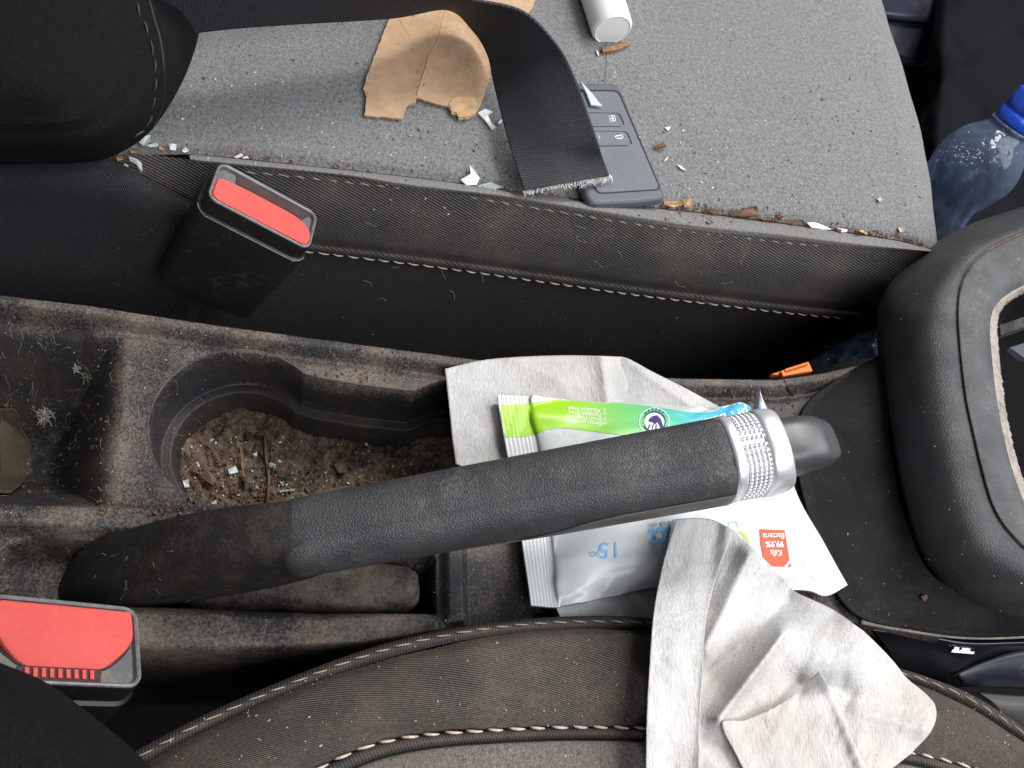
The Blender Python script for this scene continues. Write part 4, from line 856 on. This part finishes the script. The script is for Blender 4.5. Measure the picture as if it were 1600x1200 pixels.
ko = [(860, 128), (953, 128), (966, 131), (972, 140), (992, 190), (1040, 303), (1039, 309), (1030, 311), (995, 315), (934, 318), (922, 316), (917, 309), (890, 243), (848, 140)]
KZ = .0225
def flat(name, pts, z, th, mat, parent, bev=.0008, rnd=None):
    bm = bmesh.new(); vs = [bm.verts.new(A(x, y, z)) for x, y in pts]; f = bm.faces.new(vs)
    if f.normal.z < 0: f.normal_flip()
    f.normal_update()
    r = bmesh.ops.extrude_face_region(bm, geom=[f]); vv_ = [e for e in r['geom'] if isinstance(e, bmesh.types.BMVert)]
    bmesh.ops.translate(bm, verts=vs, vec=(0, 0, -th)) if False else bmesh.ops.translate(bm, verts=vv_, vec=(0, 0, -th)); bmesh.ops.recalc_face_normals(bm, faces=bm.faces)
    me = bpy.data.meshes.new(name); bm.to_mesh(me); bm.free(); o = link(name, me, mat, parent, False)
    if bev: b = o.modifiers.new('bevel', 'BEVEL'); b.width = bev; b.segments = 3; b.limit_method = 'ANGLE'; b.angle_limit = math.radians(50)
    return o
def rnd(pts, r, n=4):
    """round the corners of a pixel polygon"""
    out = []; P = [np.array(p, float) for p in pts]
    for i in range(len(P)):
        a, b, c = P[i - 1], P[i], P[(i + 1) % len(P)]; u = (a - b) / np.linalg.norm(a - b); v = (c - b) / np.linalg.norm(c - b)
        for t in np.linspace(0, 1, n): out.append(tuple((1 - t) ** 2 * (b + u * r) + 2 * t * (1 - t) * b + t * t * (b + v * r)))
    return out
kb = flat('body', ko, KZ, .0062, M['key_edge'], key, .0022)
flat('groove', rnd([(858, 139.5), (967, 140.5), (1034, 297), (932, 303.5)], 9), KZ + .0001, .0004, M['key_groove'], key, 0)
fp = flat('face_panel', rnd([(860, 142), (965, 142.5), (1031, 295), (934, 301)], 8), KZ + .00055, .0008, M['key_body'], key, .0003)
for pts in ([(880, 176), (966, 177), (975, 196.5), (888, 197)], [(894, 205), (978, 205.5), (987, 226.5), (902, 227.5)]):
    P = np.array(pts); c = P.mean(0)
    flat('button_outline', rnd([tuple(c + (p - c) * 1.035 + np.array([0, .4])) for p in P], 6), KZ + .00075, .0004, M['key_line'], key, 0)
    flat('button_gap', rnd([tuple(c + (p - c) * 1.02 + np.array([1.4, -.6])) for p in P], 6), KZ + .00085, .0004, M['key_groove'], key, 0)
    flat('button', rnd([tuple(p) for p in P], 6), KZ + .0013, .0008, M['key_body'], key, .0002)
def line3(name, pts, z, r, mat, parent, closed=False):
    P = [A(x, y, z) for x, y in (list(pts) + ([pts[0]] if closed else []))]; return tube(name, np.array(P), r, mat, parent, 5)
kz = KZ + .0014
lk = line3('lock_symbol', [(951, 181.5), (956.5, 181), (959.5, 189), (953.5, 190)], kz, .00022, M['print_white'], key, True)
line3('lock_bar', [(955, 181.3), (957.5, 189.5)], kz, .0002, M['print_white'], lk); line3('lock_bar', [(952, 185.5), (958, 185)], kz, .0002, M['print_white'], lk)
line3('lock_bow', [(956.5, 181), (959, 180.5), (961, 184), (961.5, 188), (959.5, 189)], kz, .0002, M['print_white'], lk)
line3('boot_symbol', [(960, 214), (963, 212.2), (967, 212), (972, 210.5), (973, 213.5), (971, 216), (964, 216.5)], kz, .00026, M['print_white'], key, True)
line3('worn_symbol', [(935, 211), (937, 217)], kz, .0002, M['print_white'], key)

wt = thing('white_tube', 'white plastic tube lying on far seat, its round base facing out', 'tube', A(955, 40, .018))
tb0 = A(957, 47, .031); tdir = A(930, -40, .0335) - tb0; tdir /= np.linalg.norm(tdir)
sweep('barrel', [(tb0 + tdir * t, r, r) for t, r in ((-.00036, .00002), (-.00034, .0015), (-.00030, .004), (-.00022, .0075), (-.0001, .0092), (.0, .0098), (.0004, .0106), (.0012, .0110), (.003, .0111), (.02, .0113), (.05, .0116), (.08, .0118))], M['white_plastic'], wt, 56, 2, False)
ts = np.cross(tdir, [0, 0, 1]); ts /= np.linalg.norm(ts); tu = np.cross(ts, tdir)
tube('base_rim', np.array([tb0 + (math.cos(a) * ts + math.sin(a) * tu) * .0096 for a in np.linspace(0, 2 * math.pi, 60)]), .0005, M['white_plastic'], wt, 8)

# ------------------------------------------------------------------ things in the far footwell
cloth = thing('dark_cloth', 'black navy cloth with lint heaped in the footwell beyond far seat', 'cloth', A(1500, 120, -.12))
def zc(x, y):
    b = -.150 + .010 * vnoise(x, y, 90, 101, 3)
    return b + crumple(x, y, (1470, 110), (1640, -20), 26, .022, 1.5) + crumple(x, y, (1450, 60), (1560, -60), 34, .016, 1.6) + crumple(x, y, (1445, 130), (1640, 60), 34, -.016, 1.6) + crumple(x, y, (1440, 330), (1560, 180), 60, .004, 2) - .03 * sstep(1475, 1440, x - (100 - y) * .06)
cl_ = sheet('folds', [[(1470, -80), (1540, -80), (1620, -80), (1720, -80)], [(1462, 20), (1530, 20), (1620, 20), (1720, 20)], [(1450, 100), (1530, 100), (1620, 100), (1720, 100)], [(1440, 180), (1530, 190), (1620, 190), (1720, 190)], [(1430, 280), (1530, 290), (1620, 290), (1720, 290)], [(1425, 420), (1530, 430), (1620, 430), (1720, 430)]], zc, 110, 130, M['navy_cloth'], cloth, .001)
sill = thing('door_sill_cover', 'dark blue grey plastic sill cover visible beyond far seat corner', 'sill cover', A(1410, 40, -.16)); sill['kind'] = 'thing'
grid('ledge', loft([[(1330, -40, -.17), (1400, -25, -.17), (1480, -10, -.17)], [(1350, 10, -.172), (1405, 14, -.172), (1480, 22, -.172)], [(1360, 20, -.174), (1410, 28, -.175), (1480, 36, -.176)], [(1370, 34, -.185), (1410, 42, -.185), (1480, 50, -.185)], [(1380, 90, -.205), (1430, 110, -.205), (1490, 120, -.205)]], 60, 50), M['sill'], sill, .002)
grid('rail', loft([[(1380, 80, -.19), (1440, 95, -.19), (1470, 60, -.19)], [(1385, 92, -.188), (1438, 100, -.188), (1480, 72, -.188)], [(1395, 112, -.20), (1445, 108, -.20), (1490, 90, -.20)]], 30, 14), M['gloss_black'], sill, .002)

# crumpled drinking bottle
pet = thing('crumpled_water_bottle', 'crushed clear plastic water bottle with blue cap in the footwell', 'bottle', A(1480, 360, -.17))
b0, b1 = A(1588, 190, -.050), A(1452, 340, -.132); bd = (b1 - b0) / np.linalg.norm(b1 - b0)
prof = [(-.004, .0125), (.002, .0128), (.006, .014), (.013, .0195), (.022, .0265), (.033, .0305), (.048, .0315), (.062, .0300), (.070, .0285), (.080, .030), (.095, .0300), (.108, .027), (.125, .024), (.145, .024)]
pr = cr_u(np.array(prof), 110)
Tn = bd; s_ax = np.cross(Tn, [0, 0, 1]); s_ax /= np.linalg.norm(s_ax); u_ax = np.cross(s_ax, Tn)
angs = np.linspace(0, 2 * math.pi, 120, endpoint=False); G = []
for t, r in pr:
    dent = sstep(.035, .07, t)
    fac = 1 - dent * (.16 * np.abs(vnoise(np.cos(angs) * 2.2 + 5, np.sin(angs) * 2.2 + t * 34, 1, 111, 2)) + .26 * np.abs(vnoise(np.cos(angs) * 1.3 + 9 + t * 22, np.sin(angs) * 1.3 + t * 9, 1, 112, 1)))
    G.append([b0 + Tn * t + (math.cos(a) * s_ax + math.sin(a) * u_ax) * r * f_ for a, f_ in zip(angs, fac)])
pbt = grid('shell', np.array(G), M['pet'], pet, closed_u=True)
sweep('cap', [(b0 - bd * t, r, r) for t, r in ((-.003, .0125), (-.0025, .0150), (-.001, .0156), (.004, .0156), (.0055, .0150), (.006, .0143), (.007, .0143), (.0075, .0152), (.012, .0154), (.019, .0152), (.021, .0145), (.0216, .0130), (.0218, .008), (.0219, .003))], M['blue_cap'], pet, 60, 2)
sweep('neck_ring', [(b0 + bd * t, r, r) for t, r in ((.0035, .0135), (.0036, .0165), (.0046, .0168), (.0056, .0165), (.0058, .0140))], M['pet'], pet, 60, 2, False)
g = Geo(); tpet = bvh(pbt)
for k_ in range(90):
    x, y = random.gauss(1505, 24), random.gauss(238, 10)
    l, n = hit(tpet, x, y)
    if l is not None: g.add(iv * random.choice((.0002, .0003, .0005)) * np.array([1, 1, .7]) + l, ifc)
stuff(g.build('droplets', M['droplet'], pet))
film_ = thing('clear_plastic_film', 'crumpled bluish clear plastic scrap in the gap below far seat', 'plastic scrap', A(1330, 545, -.09))
def zf_(x, y): return -.085 + .012 * vnoise(x, y, 24, 121, 2)
sheet('scrap', [[(1270, 545), (1310, 530), (1350, 515), (1400, 500)], [(1275, 556), (1315, 548), (1350, 538), (1400, 525)], [(1280, 572), (1315, 566), (1350, 560), (1400, 555)]], zf_, 40, 30, M['pet'], film_)

# orange clip wedged beside the console
oc = thing('orange_clip', 'small orange plastic clip wedged between far seat and console', 'clip', A(1240, 580, -.01))
boxq('plate', [A(1205, 584, -.004), A(1264, 565, -.004), A(1271, 580, -.004), A(1222, 588, -.004)], .0035, M['orange'], oc)
boxq('rib', [A(1220, 579, -.001), A(1225, 577, -.001), A(1229, 587, -.001), A(1224, 588, -.001)], .004, M['orange'], oc)
boxq('lip', [A(1226, 576, -.002), A(1264, 564, -.002), A(1265, 568, -.002), A(1227, 580, -.002)], .004, M['orange'], oc)
# crack lines in the console front
for nm, pts, r in (('panel_gap', [(1224, 592), (1232, 606), (1240, 618), (1250, 628)], .0013), ('panel_gap', [(1262, 622), (1290, 606), (1320, 592), (1345, 580)], .0008)):
    P = [hit(tcons, x, y)[0] for x, y in cr(np.array(pts, float), 20)]; P = [p - np.array([0, 0, r * .75]) for p in P if p is not None]
    tube(nm, np.array(P), r * np.linspace(1, .5, len(P)), M['key_groove'], console, 6)
# yellow green glow at the bottom of the bin, put in as a coloured sheet
yc = thing('yellow_glow', 'painted yellow green glow in the storage bin at left edge', 'cloth', A(-10, 700, -.05))
Gy = np.array([[hit(tcons, x, y)[0] + np.array([0, 0, .0022 + .0012 * float(vnoise(x, y, 26, 131, 2))]) for x in np.linspace(1, 4 + 44 * math.sqrt(max(0, 1 - ((y - 708) / 70) ** 2)) + 5 * math.sin(y * .11), 26)] for y in np.linspace(640, 774, 46)])
grid('glow_sheet', Gy, M['yellow'], yc, .001)

# ------------------------------------------------------------------ loose bits
tseat = bvh(cushion, rim, side, low, ridge, Ls); tnear = bvh(npan, npipe, ncush); tgs = bvh(outer, top, flank); tkey = bvh(kb, fp); tpk = tp
def basis(n):
    n = n / np.linalg.norm(n); a = np.cross(n, [.3, .9, .1]); a /= np.linalg.norm(a); return a, np.cross(n, a), n
def flake_geo(l, n, size, th, tilt=.35, elong=1.0, sides=None):
    a, b, n = basis(n + rng.standard_normal(3) * tilt); k = sides or random.randint(4, 6); r0 = random.uniform(0, 6.28); V = []
    ang = np.sort(rng.uniform(0, 6.28, k)) * .35 + np.linspace(0, 6.28, k, endpoint=False) * .65
    rot = random.uniform(0, 3.14); ca, sa = math.cos(rot), math.sin(rot)
    for h in (0, th):
        for t in ang:
            rr = size * (.65 + .35 * math.sin(t * 3 + r0)); x, y = rr * math.cos(t) * elong, rr * math.sin(t); x, y = x * ca - y * sa, x * sa + y * ca
            V.append(l + a * x + b * y + n * (h + .0001))
    F_ = [tuple(range(k))[::-1], tuple(range(k, 2 * k))] + [(i, (i + 1) % k, k + (i + 1) % k, k + i) for i in range(k)]
    return V, F_
def scatter(name, label, cat, tree, boxes, n, sizes, mat, th=.0003, elong=(1, 2), tilt=.4):
    g = Geo(); c = 0
    for x0, y0, x1, y1, wgt in boxes:
        for _ in range(int(n * wgt)):
            x, y = random.uniform(x0, x1), random.uniform(y0, y1); l, nn = hit(tree, x, y)
            if l is None: continue
            s = random.uniform(*sizes) * (1 if random.random() < .85 else 1.7); g.add(*flake_geo(l, nn, s, th * random.uniform(.6, 1.5), tilt, random.uniform(*elong))); c += 1
    o = g.build(name, mat, None, False); tag(o, label, cat, kind='stuff'); return o
SB = [(240, 40, 1430, 240, .45), (560, 180, 1440, 340, .4), (300, 230, 1300, 300, .15)]
scatter('pale_grit', 'tiny pale flakes scattered over the far seat cushion', 'grit', tseat, SB, 170, (.0002, .00055), M['chip_white'])
scatter('dark_grit', 'tiny dark crumbs scattered over the far seat cushion', 'grit', tseat, SB, 130, (.0002, .00045), M['chip_dark'])
scatter('brown_grit', 'tiny brown leaf crumbs on the far seat', 'grit', tseat, SB + [(380, 255, 560, 275, .1), (1040, 318, 1240, 350, .5), (600, 180, 820, 300, .25)], 100, (.0003, .0009), M['chip_brown'], .0004)
scatter('bolster_grit', 'tiny pale specks on the dark far seat bolster', 'grit', tseat, [(150, 280, 700, 560, .35), (700, 320, 1370, 480, .4), (750, 480, 1080, 560, .25)], 260, (.00015, .0004), M['crumb'])
scatter('console_grit', 'tiny pale specks on the console plastic', 'grit', tcons, [(0, 470, 500, 560, .2), (150, 540, 320, 800, .3), (0, 790, 420, 930, .2), (640, 880, 830, 970, .1), (1080, 590, 1250, 700, .2)], 200, (.00012, .0003), M['fibre'])
scatter('console_crumbs', 'brown crumbs gathered along the console edges', 'crumbs', tcons, [(150, 780, 330, 805, .25), (480, 545, 640, 600, .25), (0, 620, 160, 780, .25), (100, 850, 150, 930, .15), (1060, 605, 1240, 680, .3)], 330, (.0003, .0009), M['crumb'], .0006, (1, 1.6), .8)
scatter('near_seat_grit', 'tiny pale and tan specks on the near seat bolster', 'grit', tnear, [(250, 990, 1010, 1190, .7), (1400, 1060, 1600, 1200, .35)], 230, (.00013, .0004), M['fibre'])
scatter('surround_grit', 'tiny pale specks on the gear lever surround', 'grit', tgs, [(1250, 560, 1400, 980, .3), (1380, 380, 1600, 980, .6)], 150, (.0001, .0003), M['fibre'])
scatter('soil_crumbs', 'brown crumbs and grit lying on the soil', 'crumbs', tsoil, [(270, 660, 640, 800, 1)], 520, (.0003, .0011), M['crumb'], .0008, (1, 1.7), .9)
scatter('soil_chips', 'tiny pale glass crumbs lying on the soil', 'grit', tsoil, [(270, 680, 640, 800, 1)], 130, (.0003, .0008), M['glass'], .0006, (1, 1.5), .8)
g = Geo(); Lc = cr(np.array(L0[2:], float), 400)
for _ in range(420):
    q = Lc[random.randrange(400)]; dens = .35 + .65 * (q[0] > 1030) - .25 * (560 < q[0] < 700)
    if random.random() > dens: continue
    l, nn = hit(tseat, q[0] + random.gauss(0, 4), q[1] - abs(random.gauss(0, 4)))
    if l is not None: g.add(*flake_geo(l, nn, random.uniform(.0003, .0013), .0005, .9, random.uniform(1, 2.2)))
tag(g.build('crease_litter', M['leaf'], None, False), 'brown leaf crumbs caught along the far seat crease', 'litter', kind='stuff')
# loose hair-like fibres
def fibres(name, label, tree, boxes, n, ln, mat, r=.00007):
    g = Geo()
    for x0, y0, x1, y1, wgt in boxes:
        for _ in range(int(n * wgt)):
            x, y = random.uniform(x0, x1), random.uniform(y0, y1); a = random.uniform(0, 6.28); L_ = random.uniform(*ln); P = []
            for t in range(6):
                l, nn = hit(tree, x, y)
                if l is None: break
                P.append(l + nn * random.uniform(.0001, .0008)); x += math.cos(a) * L_ / 5; y += math.sin(a) * L_ / 5; a += random.gauss(0, .35)
            if len(P) > 3: g.add(*tube_geo(np.array(P), r, 4))
    o = g.build(name, mat); tag(o, label, 'fibres', kind='stuff')
fibres('console_fibres', 'fine pale hairs caught on the console and bin', tcons, [(0, 500, 170, 790, .5), (150, 500, 330, 800, .2), (500, 540, 640, 600, .1), (120, 850, 160, 940, .1), (1060, 600, 1200, 640, .15)], 130, (8, 30), M['lint'], .00005)
fibres('seat_fibres', 'fine pale hairs lying on the far seat', tseat, [(300, 60, 1430, 330, .6), (500, 300, 1350, 480, .4)], 70, (8, 26), M['fibre'])
fibres('soil_fibres', 'fine pale hairs and root threads on the soil', tsoil, [(270, 660, 650, 800, 1)], 60, (10, 40), M['fibre'])
fibres('sleeve_fibres', 'fine pale hairs on the lever sleeve', bvh(*[o for o in bpy.data.objects if o.name.startswith('sleeve')]), [(140, 850, 300, 940, 1)], 12, (5, 16), M['lint'], .00005)

# single pieces one can point at
def shard(name, label, cat, tree, pts, th, mat, group=None, lift=.0004, tilt=0):
    c = np.mean(np.array(pts, float), 0); l0, n0 = hit(tree, *c)
    if l0 is None: l0, n0 = A(c[0], c[1], .02), np.array([0, 0, 1.])
    V = []
    for k, (x, y) in enumerate(pts):
        d = ray(x, y); t = ((l0 - CAM) @ n0) / (d @ n0); V.append(CAM + d * t + n0 * (lift + tilt * (k % 2)))
    V = V + [v + n0 * th for v in V]; k = len(pts)
    F_ = [tuple(range(k))[::-1], tuple(range(k, 2 * k))] + [(i, (i + 1) % k, k + (i + 1) % k, k + i) for i in range(k)]
    o = mesh(name, V, F_, mat, None, False); bm = bmesh.new(); bm.from_mesh(o.data); bmesh.ops.recalc_face_normals(bm, faces=bm.faces); bm.to_mesh(o.data); bm.free()
    o.location = (0, 0, 0); return tag(o, label, cat, group)
GG = 'window glass splinters'
shard('glass_shard', 'white forked glass splinter on far seat beside the dark bolster', 'glass', tseat, [(719, 281), (735, 272), (733, 258), (738, 260), (749, 279), (744, 290), (728, 290)], .0012, M['chip_white'], GG, tilt=.001)
shard('glass_shard', 'grey curved plastic splinter below the torn cardboard', 'splinter', tseat, [(746, 179), (756, 174), (769, 177), (761, 183), (766, 193), (773, 203), (768, 205), (757, 192)], .0010, M['chip_white'], GG, tilt=.0008)
shard('glass_shard', 'small white splinter between cardboard and belt', 'glass', tseat, [(777, 194), (783, 188), (784, 192), (779, 196)], .0008, M['chip_white'], GG)
shard('glass_shard', 'pale green glass piece in the seat crease near belt end', 'glass', tseat, [(745, 290), (765, 284), (786, 292), (770, 296), (752, 294)], .0014, M['glass'], GG, tilt=.0008)
shard('glass_shard', 'teal glass splinter lying on the key card', 'glass', tkey, [(905, 130), (914, 140), (925, 152), (934, 164), (940, 170), (922, 168), (915, 150)], .0008, M['glass'], GG, .0012)
for i, (lb, pts) in enumerate((('topmost pale glass crumb at the backrest foot', [(218, 226), (228, 216), (236, 214), (234, 224), (224, 230)]), ('long pale glass crumb right of the topmost at the backrest foot', [(228, 228), (246, 224), (249, 229), (236, 231)]),
    ('pale upright glass crumb right of the orange chip', [(264, 225), (269, 224), (276, 226), (275, 235), (266, 234)]), ('small white glass crumb right of the upright one', [(284, 233), (289, 228), (295, 234), (288, 236)]),
    ('curved pale glass strip on the brown cloth at backrest foot', [(202, 243), (214, 246), (222, 254), (223, 264), (218, 262), (214, 252), (204, 248)]), ('tiny white glass crumb lowest at the backrest foot', [(194, 254), (201, 256), (200, 259), (193, 257)]))):
    shard('glass_shard', lb, 'glass', tseat, pts, .0016, M['glass'] if i in (0, 1, 4) else M['chip_white'], GG, .0006, .0006)
for lb, pts in (('white glass pair above the first buckle, left piece', [(366, 244), (376, 239), (380, 242), (372, 246)]), ('white glass pair above the first buckle, right piece', [(379, 245), (386, 243), (389, 246), (382, 247)])):
    shard('glass_shard', lb, 'glass', tseat, pts, .0012, M['chip_white'], GG, .0006)
shard('glass_shard', 'long pale glass sliver in the crease at far seat front', 'glass', tseat, [(1258, 347), (1270, 346), (1284, 351), (1296, 357), (1284, 359), (1264, 354)], .0016, M['chip_white'], GG, .0006, .0008)
shard('glass_shard', 'short pale glass sliver at front end of the crease', 'glass', tseat, [(1306, 358), (1314, 361), (1324, 364), (1314, 365), (1306, 362)], .0014, M['chip_white'], GG, .0006)
for lb, pts in (('white paper fleck right of the key card, lowest', [(1056, 258), (1064, 262), (1071, 268), (1063, 266)]), ('white fleck beside the key card right edge', [(1036, 254), (1041, 248), (1043, 247), (1040, 253)]), ('white fleck right of the key card buttons', [(1038, 201), (1047, 200), (1043, 206)]),
    ('white chip under the white tube base', [(931, 79), (934, 84), (935, 90), (932, 87)])):
    shard('paper_fleck', lb, 'fleck', tseat, pts, .0005, M['chip_white'], 'white flecks on the far seat', .0005, .0004)
for lb, pts in (('pale yellow crumb near front of far seat', [(1368, 312), (1373, 310), (1376, 315), (1371, 318)]), ('peach coloured crumb at front corner of far seat', [(1401, 356), (1410, 356), (1410, 362), (1403, 364)]), ('orange brown chip at backrest foot among glass', [(250, 227), (259, 228), (258, 234), (249, 233)]),
    ('orange chip against the backrest foot', [(203, 233), (213, 231), (214, 236), (206, 238)]), ('orange chip lowest under the backrest', [(182, 243), (192, 242), (193, 247), (184, 249)])):
    shard('chip', lb, 'chip', tseat, pts, .0007, m_simple('chip colour', (.50, .36, .21) if 'orange' not in lb else (.36, .18, .08), .8), 'coloured chips on the far seat', .0004, .0009)
shard('wood_chip', 'brown wooden splinter under the white tube base', 'wood chip', tseat, [(938, 79), (960, 74), (980, 70), (982, 75), (962, 83), (940, 86)], .0016, M['wood'], None, .0006, .0004)
for lb, pts in (('long tan leaf scrap below the key card', [(1036, 313), (1060, 313), (1066, 319), (1050, 322), (1036, 319)]), ('tan leaf scrap right of the key card corner', [(1064, 314), (1073, 309), (1079, 312), (1076, 324), (1068, 324)]), ('dark brown leaf scrap in the crease middle', [(1100, 325), (1118, 325), (1130, 333), (1112, 333)]),
    ('broad brown leaf heap in the seat crease', [(1140, 328), (1156, 327), (1176, 324), (1184, 335), (1166, 340), (1144, 335)]), ('upturned brown leaf tip in the seat crease', [(1168, 325), (1178, 322), (1183, 334), (1174, 336)]), ('thin brown leaf stem in the seat crease', [(1184, 339), (1205, 341), (1216, 335), (1220, 336), (1212, 344), (1190, 342)]), ('russet leaf scrap beside glass sliver', [(1230, 344), (1242, 343), (1250, 350), (1234, 350)]), ('small tan leaf scrap at front end of crease', [(1336, 366), (1352, 365), (1354, 369), (1340, 370)]),
    ('small russet leaf scrap right of the key card', [(1020, 232), (1032, 229), (1040, 232), (1034, 236), (1022, 235)])):
    shard('leaf_scrap', lb, 'leaf', tseat, pts, .0008, M['leaf'] if 'tan' not in lb else M['card_torn'], 'dry leaf scraps on the far seat', .0008, .0022)
shard('leaf_scrap', 'brown leaf scrap on the black flank of the gear surround', 'leaf', tgs, [(1436, 932), (1443, 928), (1447, 934), (1440, 940)], .001, M['leaf'], None, .0006, .001)
def twig(label, pts, r, mat=None, tree=tsoil):
    P = []
    for x, y in cr(np.array(pts, float), 14):
        l, n = hit(tree, x, y)
        if l is not None: P.append(l)
    P = np.array(P); z = np.linspace(P[0][2], P[-1][2], len(P)); P[:, 2] = np.maximum(P[:, 2], z) + r * .8 + .0004
    o = tube('twig', P, r * (1 + .25 * rng.standard_normal(len(P)).clip(-1, 1)), mat or M['twig'], None, 6); tag(o, label, 'twig', 'twigs on the soil')
twig('long upright brown twig in the middle of the soil', [(414, 684), (416, 720), (420, 745), (418, 780), (417, 800)], .0007)
twig('short dark needle left of the long twig', [(376, 700), (378, 725), (380, 746)], .0006, M['wood'])
twig('bent brown twig at left side of the soil', [(300, 738), (312, 742), (322, 752), (334, 758)], .0007)
twig('slanted thin twig from the glass at left of soil', [(283, 752), (296, 736), (308, 722)], .0005)
twig('short twig near the right end of the soil', [(476, 752), (484, 742), (490, 732)], .0005)
twig('pale straw lying near lever on the soil', [(436, 770), (448, 768), (460, 767)], .0006, M['lint'])
for lb, pts in (('green glass cube at left edge of the soil', [(284, 753), (292, 751), (295, 762), (286, 764)]), ('grey glass piece in the middle of the soil', [(355, 736), (366, 732), (372, 740), (364, 744), (357, 743)]), ('dark glass flake upper left of the soil', [(380, 678), (392, 680), (387, 692), (382, 690)]), ('dark glass flake beside the long twig top', [(394, 682), (406, 676), (410, 686), (398, 692)]), ('round pale glass bead at lower left of the soil', [(328, 790), (336, 787), (338, 795), (332, 798)]), ('pale glass bead left of the long twig', [(392, 712), (397, 710), (399, 715), (394, 717)]), ('bright glass splinter right of the long twig', [(424, 722), (434, 724), (432, 730), (426, 727)]), ('tan bark piece at right end of the soil', [(522, 730), (534, 722), (543, 730), (540, 746), (530, 742)])):
    shard('soil_fragment', lb, 'fragment', tsoil, pts, .0012, M['glass'] if 'glass' in lb and 'dark' not in lb else (M['chip_dark'] if 'dark' in lb else M['crumb']), 'fragments lying on the soil', .0006, .0012)
# lint tufts in the bin
for lb, (x, y), mt, rad in (('grey fluffy lint ball in the storage bin', (72, 650), 'lint', 15), ('small green lint tuft on the bin slope', (138, 590), 'key_line', 8), ('pale lint crumbs on the bin slope', (120, 576), 'lint', 6)):
    l, n = hit(tcons, x, y); g = Geo()
    if 'green' in lb: mtt = m_simple('green lint', (.16, .24, .17), 1, .05, .4, 300)
    else: mtt = M[mt]
    for _ in range(70 if rad > 10 else 30):
        p = l + rng.standard_normal(3) * np.array([1, 1, .5]) * rad * .00012 + np.array([0, 0, rad * .00012]); d_ = rng.standard_normal(3) * rad * .0001
        g.add(*tube_geo(np.array([p - d_, p + rng.standard_normal(3) * rad * .00005, p + d_]), .00016, 4))
    tag(g.build('lint_tuft', mtt), lb, 'lint', 'lint in the storage bin')
